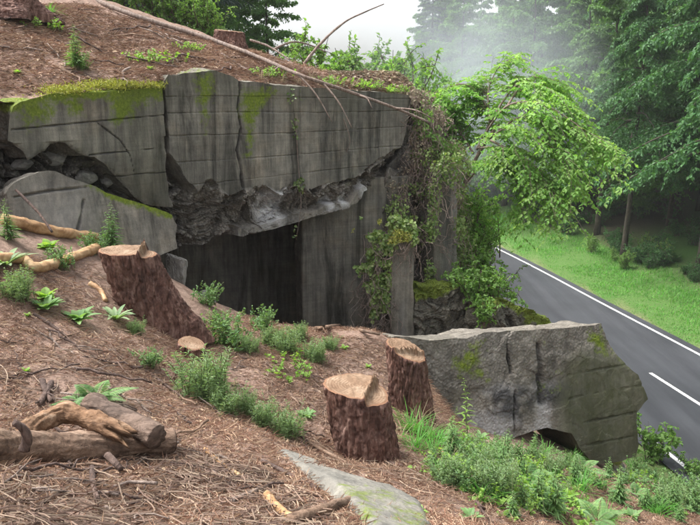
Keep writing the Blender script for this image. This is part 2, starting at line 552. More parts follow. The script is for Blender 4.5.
def peeled():
    t = NT('peeled_wood')
    v = t.coord(); a = t.noise(v, 6, 5, .65, .8); b = t.noise(v, 40, 4, .7)
    c = t.ramp(a, [(.28, (.13, .06, .03)), (.42, (.32, .18, .085)), (.58, (.46, .31, .17)), (.78, (.56, .44, .29))])
    c = t.mix(.4, c, t.ramp(b, [(.3, (.6, .6, .6)), (.7, (1.3, 1.3, 1.3))]), 'MULTIPLY')
    t.principled(c, .6, t.bump(b, .4, .006), .35)
    return t.m
M['peeled'] = peeled()

def cutwood():
    t = NT('sawn_wood')
    c = t.n('ShaderNodeTexCoord'); sx = t.n('ShaderNodeSeparateXYZ'); t.l(c.outputs['Object'], sx.inputs[0])
    cx = t.n('ShaderNodeCombineXYZ'); t.l(sx.outputs[0], cx.inputs[0]); t.l(sx.outputs[1], cx.inputs[1])
    nz = t.noise(c.outputs['Object'], 7, 3, .6)
    ln = t.n('ShaderNodeVectorMath', operation='LENGTH'); t.l(cx.outputs[0], ln.inputs[0])
    r = t.math('ADD', ln.outputs['Value'], t.math('MULTIPLY', nz, .03))
    ring = t.math('SINE', t.math('MULTIPLY', r, 330.0))
    fib = t.noise(c.outputs['Object'], 60, 4, .7)
    col = t.ramp(t.noise(c.outputs['Object'], 5, 4, .65), [(.25, (.10, .058, .035)), (.42, (.20, .13, .083)), (.58, (.27, .195, .135)), (.78, (.35, .285, .215))])
    col = t.mix(.6, col, t.ramp(t.math('ADD', t.math('MULTIPLY', ring, .5), .5), [(0, (.62, .52, .45)), (1, (1.1, 1.1, 1.1))]), 'MULTIPLY')
    col = t.mix(.4, col, t.ramp(fib, [(.3, (.65, .6, .55)), (.7, (1.25, 1.25, 1.2))]), 'MULTIPLY')
    saw = t.noise(t.coord((40, 3, 1)), 1.2, 3, .6)
    col = t.mix(.35, col, t.ramp(saw, [(.35, (.55, .5, .45)), (.6, (1.1, 1.1, 1.1))]), 'MULTIPLY')
    ck = t.n('ShaderNodeTexVoronoi', feature='DISTANCE_TO_EDGE'); ck.inputs['Scale'].default_value = 7; t.l(c.outputs['Object'], ck.inputs['Vector'])
    col = t.mix(t.ramp(ck.outputs['Distance'], [(.0, (.7, .7, .7)), (.018, (0, 0, 0))]), col, (.06, .035, .02))
    col = t.mix(t.attr('rim'), col, (.20, .105, .06))
    t.principled(col, .75, t.bump(fib, .5, .006), .25)
    return t.m
M['cut'] = cutwood()

# ------------------------------------------------------------------ terrain functions
class TPS:
    def __init__(s, pts, lam=1e-3):
        p = np.asarray(pts, float); s.c = p[:, :2]; n = len(p)
        A = np.zeros((n + 3, n + 3))
        A[:n, :n] = s.k(s.c, s.c) + lam * np.eye(n)
        A[:n, n:] = np.c_[np.ones(n), s.c]; A[n:, :n] = A[:n, n:].T
        s.w = np.linalg.solve(A, np.r_[p[:, 2], 0, 0, 0])
    @staticmethod
    def k(a, b):
        r2 = ((a[:, None] - b[None]) ** 2).sum(-1)
        return np.where(r2 > 0, .5 * r2 * np.log(np.maximum(r2, 1e-12)), 0)
    def __call__(s, x, y):
        sh = np.shape(x); q = np.stack([np.ravel(x), np.ravel(y)], -1)
        out = np.empty(len(q))
        for i in range(0, len(q), 20000):
            b = q[i:i + 20000]
            out[i:i + 20000] = s.k(b, s.c) @ s.w[:-3] + s.w[-3] + b @ s.w[-2:]
        return out.reshape(sh)

# far edge line of the road, traced on the plane z = 0
FAR = np.array([(15.6, 2), (14.6, 8), (13.4, 15), (12.05, 22.5), (10.85, 28.9), (9.85, 34.5), (8.7, 40), (7.4, 44.6), (5.4, 50), (2.2, 56), (-3, 62), (-10, 67), (-20, 71), (-34, 74)])
def resample(pl, step):
    pl = np.asarray(pl, float)
    # Catmull-Rom for smoothness
    out = []
    for i in range(len(pl) - 1):
        p0 = pl[max(i - 1, 0)]; p1 = pl[i]; p2 = pl[i + 1]; p3 = pl[min(i + 2, len(pl) - 1)]
        for t in np.linspace(0, 1, 24, endpoint=False):
            out.append(.5 * ((2 * p1) + (-p0 + p2) * t + (2 * p0 - 5 * p1 + 4 * p2 - p3) * t * t + (-p0 + 3 * p1 - 3 * p2 + p3) * t ** 3))
    out.append(pl[-1]); out = np.array(out)
    s = np.r_[0, np.cumsum(np.linalg.norm(np.diff(out, axis=0), axis=1))]
    q = np.arange(0, s[-1], step)
    return np.stack([np.interp(q, s, out[:, k]) for k in range(out.shape[1])], -1)
FARS = resample(FAR, .5)
_t = unit(np.gradient(FARS, axis=0))
FNRM = np.stack([_t[:, 1], -_t[:, 0]], -1)       # towards the forest (right)
ROADW = 5.4
MID = FARS - FNRM * (ROADW / 2)

def road_side(x, y):
    """signed distance from road centre line, + on the forest side"""
    sh = np.shape(x); q = np.stack([np.ravel(x), np.ravel(y)], -1)
    out = np.empty(len(q))
    m = MID[::2]; nn = FNRM[::2]
    for i in range(0, len(q), 20000):
        b = q[i:i + 20000]
        d = b[:, None] - m[None]
        k = (d ** 2).sum(-1).argmin(1)
        dd = d[np.arange(len(b)), k]
        out[i:i + 20000] = np.sign((dd * nn[k]).sum(-1)) * np.sqrt((dd ** 2).sum(-1))
    return out.reshape(sh)

gp = []
for px, py, Y in [(0, 525, 2.0), (350, 525, 2.4), (440, 525, 2.75), (560, 525, 3.9), (700, 525, 5.3), (700, 500, 6.4), (635, 478, 7.2), (500, 442, 5.9), (575, 470, 6.1),
                  (400, 422, 5.0), (360, 462, 4.0), (330, 328, 6.8), (250, 330, 6.4), (390, 340, 6.3), (270, 420, 4.3), (200, 350, 5.2), (170, 332, 5.4), (100, 300, 5.2), (20, 270, 4.9), (0, 238, 5.3), (50, 246, 5.65),
                  (100, 258, 6.05), (175, 282, 6.6), (100, 400, 3.6), (0, 400, 3.4), (0, 460, 2.6), (90, 470, 2.85), (200, 500, 2.55), (280, 470, 3.2), (450, 470, 3.9), (520, 490, 4.5), (430, 412, 5.5), (470, 436, 5.6), (540, 456, 5.8), (600, 474, 6.3), (450, 418, 6.05), (485, 436, 6.2), (428, 392, 6.0)]:
    q = P(px, py, Y); gp.append((q[0], q[1], q[2]))
for x, y, z in [(-2, 9, -3.2), (-1, 9, -3.3), (0.3, 10.5, -3.8), (-3, 11, -3.6), (0, 14, -4.2), (.6, 9.6, -3.6), (.4, 8.2, -3.05), (1.0, 8.2, -3.2), (1.5, 9.6, -3.55), (2.6, 9.8, -4.0), (3.2, 10.8, -4.6), (3.4, 9.2, -5.0), (2.2, 8.0, -3.9), (1.25, 7.4, -3.2), (4.5, 9, -5.6), (5.6, 11.2, -7.0), (3.0, 13, -5.3),
                (2.5, 16, -5.5), (3, 22, -7.2), (2, 30, -7.6), (-1, 40, -7.8), (4.3, 6.5, -4.7), (5.5, 4.5, -4.9), (4, 2.0, -3.0), (8, 4, -7.0), (2, 0, -1.8), (-2, -1, -1.0), (0, -3, -1.2), (-6, 4, .1), (-5, 6, -.25), (-4.6, 8, -.8), (-6, 0, .3),
                (-10, 3, 1.5), (-10, 12, -1), (-8, 30, -6), (-20, 10, 2), (-20, 40, -5), (6, -10, -4), (-40, 20, 4), (-15, -20, 3), (10, -25, -6)]:
    gp.append((x, y, z + H))
for i in range(0, len(FARS), 10):
    f = FARS[i]; n = FNRM[i]
    for off in (-ROADW - .8, -ROADW / 2, .8):
        gp.append((f[0] + n[0] * off, f[1] + n[1] * off, 0))
    for off, z in ((4, .15), (9, 1.0), (25, 5.0), (60, 14)):
        if i % 20 == 0: gp.append((f[0] + n[0] * off, f[1] + n[1] * off, z))
GT = TPS(gp, 2e-3)

def G(x, y):
    x = np.asarray(x, float); y = np.asarray(y, float)
    z = GT(x, y)
    d = road_side(x, y)
    k = sstep(ROADW / 2 + 1.6, ROADW / 2 + .35, np.abs(d))
    z = z * (1 - k) + (-.06) * k
    near = sstep(16, 9, np.hypot(x, y)) * (1 - k)
    q = np.stack([x, y, 0 * x], -1)
    z = z + near * (.045 * fbm(q * 1.7, 3, 5) + .014 * fbm(q * 9, 3, 9)) + (1 - near) * (1 - k) * .08 * fbm(q * .7, 3, 7)
    return z

# wall lines of the bunker (plan)
A_ = P(12, 120, 6.55); B_ = P(166, 120, 7.95); C_ = P(411, 120, 11.0)
mp = []
for px, py, Y in [(15, 100, 6.75), (90, 93, 7.3), (165, 84, 8.0), (165, 78, 8.2), (240, 80, 9.0), (300, 86, 9.7), (360, 91, 10.5), (408, 96, 11.2), (0, 98, 6.3), (0, 50, 7.6), (0, 5, 9.2), (100, 0, 11.8), (100, 55, 9.0), (180, 40, 10.2),
                  (230, 44, 11.8), (300, 72, 11.4), (75, 0, 11.3), (350, 84, 11.8)]:
    q = P(px, py, Y); mp.append((q[0], q[1], q[2]))
for x, y, z in [(-5, 22, 1.0), (-3, 16, .7), (0, 15, -.5), (.5, 13, -.25), (-.6, 13, .1), (-1.8, 14, .5), (1.5, 13.4, -1.2), (1.2, 11.6, -.1), (1.75, 12.1, -2.4), (2.2, 12.2, -5.6), (3.0, 13, -8.5), (2.4, 15, -5.8), (3, 20, -7.6), (2, 30, -8.6), (-4, 30, -3.5), (-12, 12, 3.2), (-10, 20, 3.2), (-20, 15, 6), (-30, 30, 6), (-12, 40, -4), (-5, 50, -9), (-7, 6, 1.2), (-4.6, 6.3, .05), (-6, 3, .4), (-12, 4, 2), (-40, 40, 5), (-45, 5, 9)]:
    mp.append((x, y, z + H))
MT = TPS(mp, 2e-3)
def MH(x, y):
    x = np.asarray(x, float); y = np.asarray(y, float)
    q = np.stack([x, y, 0 * x], -1)
    near = sstep(20, 12, np.hypot(x, y))
    return MT(x, y) + near * (.05 * fbm(q * 1.5, 3, 15) + .014 * fbm(q * 8, 3, 19))

def hit(px, py, surf=G, y0=1.6, y1=75):
    ys = np.concatenate([np.arange(y0, 16, .02), np.arange(16, y1, .1)])
    p = P(np.full(len(ys), px), np.full(len(ys), py), ys)
    z = surf(p[:, 0], p[:, 1])
    b = np.nonzero(p[:, 2] < z)[0]
    k = b[0] if len(b) else len(ys) - 1
    r = p[k].copy(); r[2] = z[k]
    return r

def wall_line_y(x):
    """y of the bunker front at x, and a very small value left of it"""
    xs = np.array([-60, -4.2, A_[0], B_[0], C_[0], C_[0] + .35, 40]); ys = np.array([-50, 4.0, A_[1], B_[1], C_[1], C_[1] + .9, 13.0])
    return np.interp(x, xs, ys)

def axis(lo, hi, step, out_lo, out_hi, g=1.13):
    c = list(np.arange(lo, hi, step)); s = step
    while c[-1] < out_hi: s *= g; c.append(c[-1] + s)
    s = step; f = []
    v = lo
    while v > out_lo: s *= g; v -= s; f.append(v)
    return np.array(f[::-1] + c)

def sheet(name, xs, ys, fn, keep=None, mat=None, attrs=None):
    X, Y = np.meshgrid(xs, ys); Z = fn(X, Y)
    nx, ny = len(xs), len(ys)
    V = np.stack([X, Y, Z], -1).reshape(-1, 3)
    i, j = np.meshgrid(np.arange(nx - 1), np.arange(ny - 1))
    a = j * nx + i
    F = np.stack([a, a + 1, a + nx + 1, a + nx], -1).reshape(-1, 4)
    if keep is not None:
        c = V[F].mean(1); F = F[keep(c[:, 0], c[:, 1])]
    mb = MB(); at = attrs(X, Y) if attrs else {}
    mb.add(V, [F], **{k: v.ravel() for k, v in at.items()})
    return tag(mb.build(name, mat, None, True), kind='structure')

def g_attr(X, Y):
    d = road_side(X, Y)
    verge = sstep(ROADW / 2 - .1, ROADW / 2 + .4, d) * sstep(ROADW / 2 + 6.0, ROADW / 2 + 4.8, d)
    bank = sstep(-ROADW / 2 - 4, -ROADW / 2 - 1, d) * (d < 0) * .8
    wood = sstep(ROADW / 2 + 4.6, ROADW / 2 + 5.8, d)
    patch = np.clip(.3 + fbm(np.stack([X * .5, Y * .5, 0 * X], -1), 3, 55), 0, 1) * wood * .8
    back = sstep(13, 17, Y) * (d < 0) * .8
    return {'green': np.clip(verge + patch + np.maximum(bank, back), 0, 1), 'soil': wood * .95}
sheet('ground', axis(-4.4, 5.2, .045, -95, 100), axis(1.6, 10.5, .045, -40, 125), G, None, M['litter'], g_attr)

def m_keep(x, y):
    return (y > wall_line_y(x) + .12) & (x < 9)
sheet('hillside', axis(-4.2, 2.4, .05, -90, 12), axis(5.4, 13.4, .05, -30, 75, 1.15), MH, m_keep, M['litter'], lambda X, Y: {'green': sstep(13, 15, Y) * .7 * sstep(-1, 2, X), 'soil': 0 * X})

# ------------------------------------------------------------------ road
def ribbon(name, off0, off1, z, mat, parent=None, s0=None, s1=None, step=1):
    i0 = int((s0 or 0) / .5); i1 = int(s1 / .5) if s1 else len(FARS) - 1
    a = FARS[i0:i1 + 1]; n = FNRM[i0:i1 + 1]
    L = np.c_[a + n * off0, np.full(len(a), z)]; Rr = np.c_[a + n * off1, np.full(len(a), z)]
    V = np.stack([L, Rr], 1).reshape(-1, 3)
    k = np.arange(len(a) - 1)[:, None] * 2
    mb = MB(); mb.add(V, [np.concatenate([k, k + 1, k + 3, k + 2], 1)])
    return mb.build(name, mat, parent)
road = tag(ribbon('road', -ROADW - .35, .35, .0, M['asphalt']), kind='structure')
ribbon('edge_line', -.12, 0, .005, M['paint'], road)
ribbon('edge_line', -ROADW, -ROADW + .12, .005, M['paint'], road)
s = 15.5
while s < 95:
    ribbon('centre_dash', -ROADW / 2 - .06, -ROADW / 2 + .06, .005, M['paint'], road, s, s + 4)
    s += 20

# ------------------------------------------------------------------ broken concrete
class Plane:
    """upright (or leaning) plane through two ground-plan points; coordinates s along, h up"""
    def __init__(s, a, b, lean=0.0):
        z0 = float(a[2]) if lean else 0.0
        a = np.array(a[:2]); b = np.array(b[:2])
        s.o = np.array([a[0], a[1], z0])
        e = unit(b - a); s.e = np.array([e[0], e[1], 0])
        n = np.array([e[1], -e[0], 0.0])         # towards the camera
        s.up = unit(np.array([0, 0, 1.0]) - n * math.tan(R(lean)))
        s.n = unit(np.cross(s.e, s.up))
    def px(s, pts):
        pts = np.asarray(pts, float)
        d = ray(pts[:, 0], pts[:, 1]); c = np.array([0, 0, H])
        t = ((s.o - c) @ s.n) / (d @ s.n)
        q = c + d * t[:, None] - s.o
        return np.stack([q @ s.e, q @ s.up], -1)
    def w(s, a, h, out=0.0):
        return s.o + np.asarray(a)[..., None] * s.e + np.asarray(h)[..., None] * s.up + np.asarray(out)[..., None] * s.n

def jag(poly, step, amp, seed=0):
    """subdivide an outline and roughen it"""
    poly = np.asarray(poly, float); out = []
    for i in range(len(poly)):
        a = poly[i]; b = poly[(i + 1) % len(poly)]
        n = max(1, int(np.linalg.norm(b - a) / step))
        for k in range(n): out.append(a + (b - a) * k / n)
    out = np.array(out); q = np.c_[out / step * .45, np.zeros(len(out))]
    return out + amp * np.stack([fbm(q, 3, seed), fbm(q + 31.7, 3, seed + 7)], -1)

def slab(name, mat, plane, poly, thick, res, disp, parent=None, back=False, side_rough=.03, smooth=True, batter=0.0):
    """solid with the given outline; disp(a,h) -> (out, attrs)"""
    poly = np.asarray(poly)
    lo = poly.min(0) - res; hi = poly.max(0) + res
    a = np.arange(lo[0], hi[0], res); h = np.arange(lo[1], hi[1], res)
    nx, ny = len(a), len(h)
    Aa, Hh = np.meshgrid(a, h)
    i, j = np.meshgrid(np.arange(nx - 1), np.arange(ny - 1)); k = (j * nx + i).ravel()
    F = np.stack([k, k + 1, k + nx + 1, k + nx], -1)
    ca = Aa.ravel()[F].mean(1); ch = Hh.ravel()[F].mean(1)
    F = F[in_poly(ca, ch, poly)]
    used = np.unique(F); remap = np.full(nx * ny, -1); remap[used] = np.arange(len(used)); F = remap[F]
    av = Aa.ravel()[used].copy(); hv = Hh.ravel()[used].copy()
    E = np.concatenate([F[:, [0, 1]], F[:, [1, 2]], F[:, [2, 3]], F[:, [3, 0]]])
    key = np.sort(E, 1); kk = key[:, 0] * 10000000 + key[:, 1]
    u, inv, cnt = np.unique(kk, return_inverse=True, return_counts=True)
    BE = E[cnt[inv] == 1]
    bv = np.unique(BE)
    d, bx, by = seg_near(av[bv], hv[bv], poly)
    m = d < res * 1.3
    av[bv] = np.where(m, bx, av[bv]); hv[bv] = np.where(m, by, hv[bv])
    out, attrs = disp(av, hv)
    V = plane.w(av, hv, out)
    mb = MB(); mb.add(V, [F], **attrs)
    # sides in rings going back
    rings = max(3, int(thick / .07)); rings = min(rings, 16)
    prev = bv + 0; base = 0
    vid = np.full(len(av), -1); vid[bv] = np.arange(len(bv))
    cx, chh = av.mean(), hv.mean()
    R0 = np.stack([plane.w(av[bv] - (av[bv] - cx) * batter * (t / rings), hv[bv] - (hv[bv] - chh) * batter * (t / rings), out[bv] * (1 - t / rings) - thick * t / rings) for t in range(1, rings + 1)])
    nz = fbm(R0 * 4.0, 4, 77)
    nd = unit(plane.w(av[bv], hv[bv]) - plane.w(np.array([cx]), np.array([chh])))
    ramp_ = np.minimum(1, np.arange(1, rings + 1) / 2.0)[:, None, None]
    R0 = R0 + nd[None] * (nz[..., None] * side_rough * ramp_)
    n0 = mb.n; nb = len(bv)
    sat = {kq: np.tile(np.asarray(v)[bv] if np.ndim(v) else v, rings) for kq, v in attrs.items()}
    if 'frac' in sat: sat['frac'] = np.maximum(sat['frac'], .85)
    e0 = vid[BE[:, 0]]; e1 = vid[BE[:, 1]]
    off = np.arange(rings - 1)[:, None] * nb
    Fs = np.stack([(off + e1).ravel(), (off + e0).ravel(), (off + nb + e0).ravel(), (off + nb + e1).ravel()], -1)
    mb.add(R0.reshape(-1, 3), [Fs], **sat)
    mb.F[4].append(np.stack([BE[:, 1], BE[:, 0], n0 + e0, n0 + e1], -1))
    if back:
        Vb = plane.w(av - (av - cx) * batter, hv - (hv - chh) * batter, np.full(len(av), -thick) + .05 * fbm(np.stack([av, hv, 0 * av], -1) * 3, 3, 3))
        Vb[bv] = R0[-1]
        mb.add(Vb, [F[:, ::-1]], **attrs)
    return mb.build(name, mat, parent, smooth)

def pxmask(plane, poly, av, hv, soft=.06):
    q = plane.px(poly); d, _, _ = seg_near(av, hv, q)
    ins = in_poly(av, hv, q)
    return np.where(ins, np.clip(.5 + d / soft * .5, 0, 1), np.clip(.5 - d / soft * .5, 0, 1))

def rough_rock(av, hv, s=0, k=3.2):
    q = np.stack([av, hv, 0 * av], -1)
    q = q + .12 * np.stack([fbm(q * 3, 2, s + 5), fbm(q * 3 + 9, 2, s + 6), 0 * av], -1)
    d1, d2, cv = worley(q * k, s + 20, True)
    e1, e2, ev = worley(q * k * 2.7 + 3.3, s + 40, True)
    tilt = (cv - .5) * 2
    g1, g2, gv = worley(q * k * 7.1 + 7.7, s + 60, True)
    return .55 * tilt - .25 * np.exp(-(d2 - d1) / .05) + .42 * (ev - .5) - .12 * np.exp(-(e2 - e1) / .05) + .18 * (gv - .5) + .15 * fbm(q * 16, 3, s)

ruin = thing('bunker', (B_[0], B_[1], 6.0), 'blown up grey concrete bunker set into the needle covered hillside with a dark opening', 'bunker')
bpy.context.view_layer.update()
def child(o):
    o.parent = ruin
    o.matrix_parent_inverse = ruin.matrix_world.inverted()
    return o

# --- roof block
PR = Plane(B_, C_)
roof_px = [(164, 82), (168, 75), (210, 70), (222, 73), (240, 81), (262, 83), (300, 87), (350, 90), (408, 95), (411, 100), (408, 120), (404, 140), (399, 152), (386, 168), (378, 185), (366, 192), (360, 205),
           (350, 209), (330, 214), (300, 222), (262, 233), (247, 238), (236, 236), (233, 228), (226, 236), (218, 243), (210, 247), (195, 247), (187, 243), (181, 232), (177, 218), (174, 204), (172, 185), (170, 165), (168, 120)]
roof_poly = jag(PR.px(roof_px), .05, .012, 3)
fr_line = [(166, 148), (176, 163), (188, 182), (198, 192), (206, 180), (212, 178), (219, 190), (232, 196), (246, 189), (262, 186), (276, 191), (290, 184), (310, 189), (330, 182), (352, 178), (372, 164), (392, 150), (420, 145)]
fr_poly = fr_line + [(440, 260), (140, 270), (150, 150)]
crack_px = [(238, 72), (240, 90), (238, 110), (241, 128), (237, 150), (241, 170), (243, 188)]
wood_lines = [97, 114, 137, 163, 186]
def roof_disp(a, h):
    q = np.stack([a, h, 0 * a], -1)
    fq = PR.px(fr_poly)
    fq = jag(fq, .06, .03, 12)
    ins = in_poly(a, h, fq); d, _, _ = seg_near(a, h, fq)
    f = np.where(ins, sstep(-.01, .045, d), 0)
    out = .006 * fbm(q * 2, 3, 1)
    # formwork joints
    base = PR.px([(170, y) for y in wood_lines])[:, 1]
    for k, b in enumerate(base):
        hh = b + .012 * np.sin(a * 1.3 + k) 
        hh = hh + .004 * fbm(np.stack([a * 6, 0 * a + k, 0 * a], -1), 3, 7)
        w = np.exp(-((h - hh) / .007) ** 2)
        out = out - .014 * w * (.4 + .6 * (vnoise(np.stack([a * 3, 0 * a + k, 0 * a], -1), 4) > -.3))
    board = np.searchsorted(np.sort(base), h)
    out = out + .006 * hash3(board.astype(np.int64), np.floor((a + board * .7) / 1.25).astype(np.int64), 0 * board, 8)
    cr = PR.px(crack_px); dc, _, _ = seg_near(a, h, cr + .0, False)
    dc = dc + .012 * fbm(q * 14, 2, 2)
    out = out - .05 * np.exp(-(np.maximum(dc, 0) / .013) ** 2)
    dq, _, _ = seg_near(a, h, PR.px([(300, 88), (299, 120), (301, 150), (299, 180)]), False)
    out = out - .01 * np.exp(-(dq / .01) ** 2)
    rr = rough_rock(a, h, 0, 5.0)
    # fracture: undercut near the top, lip at the bottom
    lip = PR.px([(236, 234), (262, 229), (300, 218), (330, 210), (352, 205), (366, 190)])
    dl, _, _ = seg_near(a, h, lip, False)
    lipm = sstep(.10, .05, dl + .03 * fbm(q * 6, 2, 6)) * (a > PR.px([(240, 232)])[0, 0])
    left = sstep(PR.px([(225, 200)])[0, 0], PR.px([(180, 200)])[0, 0], a)
    rec = .05 + .15 * sstep(0, .3, d) + .10 * left + .13 * rr
    notch = pxmask(PR, [(168, 150), (178, 163), (194, 184), (186, 200), (172, 190)], a, h, .1)
    rec = rec + .25 * notch
    fo = -np.maximum(rec, -.02)
    fo = fo * (1 - lipm) + (-.05 - .018 * rr) * lipm
    out = out * (1 - f) + fo * f
    pale = np.maximum.reduce([pxmask(PR, [(258, 196), (275, 190), (289, 184), (288, 205), (282, 224), (266, 222), (262, 206)], a, h, .12), pxmask(PR, [(328, 200), (348, 190), (350, 206), (332, 210)], a, h, .05), .8 * pxmask(PR, [(360, 186), (370, 180), (372, 194), (362, 196)], a, h, .04)])
    pale = pale * np.clip(.8 + 1.1 * fbm(q * 7, 3, 33), 0, 1) * f
    moss = np.maximum.reduce([pxmask(PR, [(238, 90), (262, 84), (280, 90), (262, 110), (254, 128), (252, 160), (246, 160), (245, 130), (240, 115)], a, h, .16),
                              .95 * pxmask(PR, [(190, 70), (216, 68), (212, 100), (205, 132), (198, 104)], a, h, .16), .45 * pxmask(PR, [(172, 78), (184, 76), (182, 100), (176, 96)], a, h, .12), .6 * pxmask(PR, [(296, 88), (310, 90), (302, 112)], a, h, .1)]) * .8
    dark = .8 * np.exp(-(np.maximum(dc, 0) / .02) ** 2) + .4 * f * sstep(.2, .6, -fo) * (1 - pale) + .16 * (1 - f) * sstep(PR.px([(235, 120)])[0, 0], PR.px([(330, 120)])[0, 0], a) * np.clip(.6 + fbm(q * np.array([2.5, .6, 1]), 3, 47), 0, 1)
    top = PR.px([(165, 78), (240, 83), (408, 96)]); dtop, _, _ = seg_near(a, h, top, False)
    alg = .35 * sstep(.5, 0, dtop) * np.clip(.5 + fbm(np.stack([a * 4, h * .4, 0 * a], -1), 3, 41), 0, 1) * (1 - f)
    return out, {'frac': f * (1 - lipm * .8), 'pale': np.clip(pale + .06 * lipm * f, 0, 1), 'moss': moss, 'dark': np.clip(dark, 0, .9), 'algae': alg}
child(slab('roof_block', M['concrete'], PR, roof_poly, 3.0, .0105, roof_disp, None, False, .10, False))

# --- left wall block
PL = Plane(A_, B_)
lw_px = [(13, 106), (20, 101), (50, 94), (90, 92), (130, 90), (162, 87), (164, 120), (166, 150), (169, 180), (173, 208), (160, 207), (146, 204), (136, 198), (126, 186), (117, 175), (108, 166), (96, 157), (86, 156), (76, 151), (66, 143), (60, 142), (53, 144), (47, 151), (38, 156), (30, 160), (25, 152), (16, 144), (8, 140), (9, 120)]
lw_poly = jag(PL.px(lw_px), .05, .010, 5)
def lw_disp(a, h):
    q = np.stack([a, h, 0 * a], -1)
    out = .006 * fbm(q * 2, 3, 21)
    dark = 0 * a
    for pl, w in (([(12, 130), (60, 125), (110, 120), (166, 115)], .011), ([(90, 155), (130, 151), (170, 147)], .008), ([(110, 178), (140, 174), (172, 172)], .009), ([(96, 122), (120, 140), (130, 155), (134, 172)], .006)):
        d, _, _ = seg_near(a, h, PL.px(pl), False)
        d = d + .003 * fbm(q * 10, 2, 2)
        d = np.abs(d) / (.7 + .5 * vnoise(q * 5, 9)); out = out - .022 * np.exp(-(d / w * 1.4) ** 2); dark = dark + .8 * np.exp(-(d / w * 1.4) ** 2)
    e, _, _ = seg_near(a, h, lw_poly)
    low = h < PL.px([(90, 140)])[0, 1]
    out = out - .05 * np.exp(-(e / .03)) * low * (.6 + .5 * fbm(q * 9, 2, 3))
    moss = np.maximum.reduce([pxmask(PL, [(12, 103), (30, 99), (55, 93), (54, 108), (40, 124), (28, 122)], a, h, .2), pxmask(PL, [(62, 95), (80, 94), (82, 114), (70, 112)], a, h, .14), pxmask(PL, [(100, 92), (164, 88), (163, 98), (140, 104), (126, 122), (116, 124), (108, 104)], a, h, .18)])
    top = PL.px([(13, 105), (50, 94), (163, 88)]); dt, _, _ = seg_near(a, h, top, False)
    moss = np.maximum(moss, .8 * sstep(.14, .02, dt)) * 1.0
    return out, {'frac': np.exp(-e / .02) * low, 'pale': 0 * a, 'moss': moss, 'dark': np.clip(dark + .10, 0, .9), 'algae': .3 * np.clip(.3 + fbm(q * np.array([3, .5, 1]), 3, 8), 0, 1)}
child(slab('wall_block', M['concrete'], PL, lw_poly, .9, .0105, lw_disp, None, False, .08, False))

# --- broken masonry mass behind the wall block (dark rubble in the notch)
PM = Plane(P(-40, 150, 6.5), P(190, 150, 8.25))
PM.o = PM.o - PM.n * .12
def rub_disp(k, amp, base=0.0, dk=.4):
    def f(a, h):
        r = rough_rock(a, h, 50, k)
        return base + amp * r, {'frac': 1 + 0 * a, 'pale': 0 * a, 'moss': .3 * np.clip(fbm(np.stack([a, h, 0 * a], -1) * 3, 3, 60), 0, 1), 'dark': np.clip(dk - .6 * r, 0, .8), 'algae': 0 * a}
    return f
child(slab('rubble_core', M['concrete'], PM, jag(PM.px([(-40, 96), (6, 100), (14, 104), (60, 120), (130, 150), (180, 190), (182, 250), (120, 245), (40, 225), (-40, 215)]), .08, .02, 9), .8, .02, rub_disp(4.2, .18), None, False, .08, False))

# --- chamber walls
def flat_disp(seed, alg=.2, dark=0.0, streak=1.0):
    def f(a, h):
        q = np.stack([a, h, 0 * a], -1)
        d = 0 * a
        for k in range(-8, 12):
            d = d + np.exp(-((h - k * .3) / .01) ** 2)
        return .008 * fbm(q * 2.5, 3, seed) - .008 * d, {'frac': 0 * a, 'pale': 0 * a, 'moss': 0 * a, 'dark': dark + .3 * d, 'algae': alg * np.clip(.5 + fbm(q * np.array([3, .6, 1]), 3, seed), 0, 1)}
    return f
def wall_xy(name, a, b, z0, z1, thick, res=.05, disp=None, rough=.02):
    pl = Plane(a, b); L = np.linalg.norm(np.array(b[:2]) - np.array(a[:2]))
    return child(slab(name, M['concrete'], pl, jag(np.array([(0, z0), (L, z0), (L, z1), (0, z1)]), .15, .006, 4), thick, res, disp or flat_disp(5), None, False, rough))
# back wall of the dark chamber, then the paler inner wall seen through the opening
iw0 = P(302, 260, 10.2); iw1 = P(412, 260, 10.9)
bw0 = P(150, 260, 10.6); bw1 = P(312, 260, 11.6)
wall_xy('back_wall', bw0, bw1, 4.2, 8.2, .4, .05, flat_disp(8, .25, .0))
wall_xy('inner_wall', iw0, iw1, 4.2, 7.35, .35, .03, flat_disp(15, .15))
wall_xy('chamber_side_wall', P(150, 260, 8.2), bw0, 4.2, 8.2, .3, .06, flat_disp(9, .25, .0))
# slim upright stubs of wall right of the opening
def upright(px0, px1, ytop, ybot, Y, Y2, thick, seed, lean=0):
    pl = Plane(P(px0, 260, Y), P(px1, 260, Y2), lean)
    poly = pl.px([(px0, ybot), (px1, ybot), (px1 - .5, (ytop + ybot) / 2), (px1, ytop + 3), ((px0 + px1) / 2, ytop), (px0, ytop + 4)])
    def f(a, h):
        q = np.stack([a, h, 0 * a], -1)
        return .012 * fbm(q * np.array([9, 1.2, 1]), 3, seed), {'frac': .25 + 0 * a, 'pale': .35 * np.clip(.1 + fbm(q * np.array([5, .8, 1]), 3, seed + 1), 0, 1), 'moss': .5 * np.clip(fbm(q * 3, 3, seed + 8), 0, 1), 'dark': .7 * np.clip(fbm(q * np.array([12, 1.0, 1]), 3, seed + 4) - .1, 0, 1), 'algae': .2 + 0 * a}
    return child(slab('wall_stub', M['concrete'], pl, jag(poly, .06, .012, seed), thick, .02, f, None, False, .02))
upright(391, 414, 236, 360, 9.6, 9.75, .3, 61)
upright(434, 457, 166, 300, 10.75, 10.95, .45, 66)
# overgrown end wall
PE = Plane(P(384, 200, 10.7), P(445, 200, 11.6))
end_poly = jag(PE.px([(384, 172), (396, 158), (404, 146), (425, 144), (447, 152), (449, 320), (384, 320)]), .08, .03, 71)
child(slab('end_wall', M['concrete'], PE, end_poly, 1.2, .03, rub_disp(3.0, .10, 0, .3), None, False, .08))

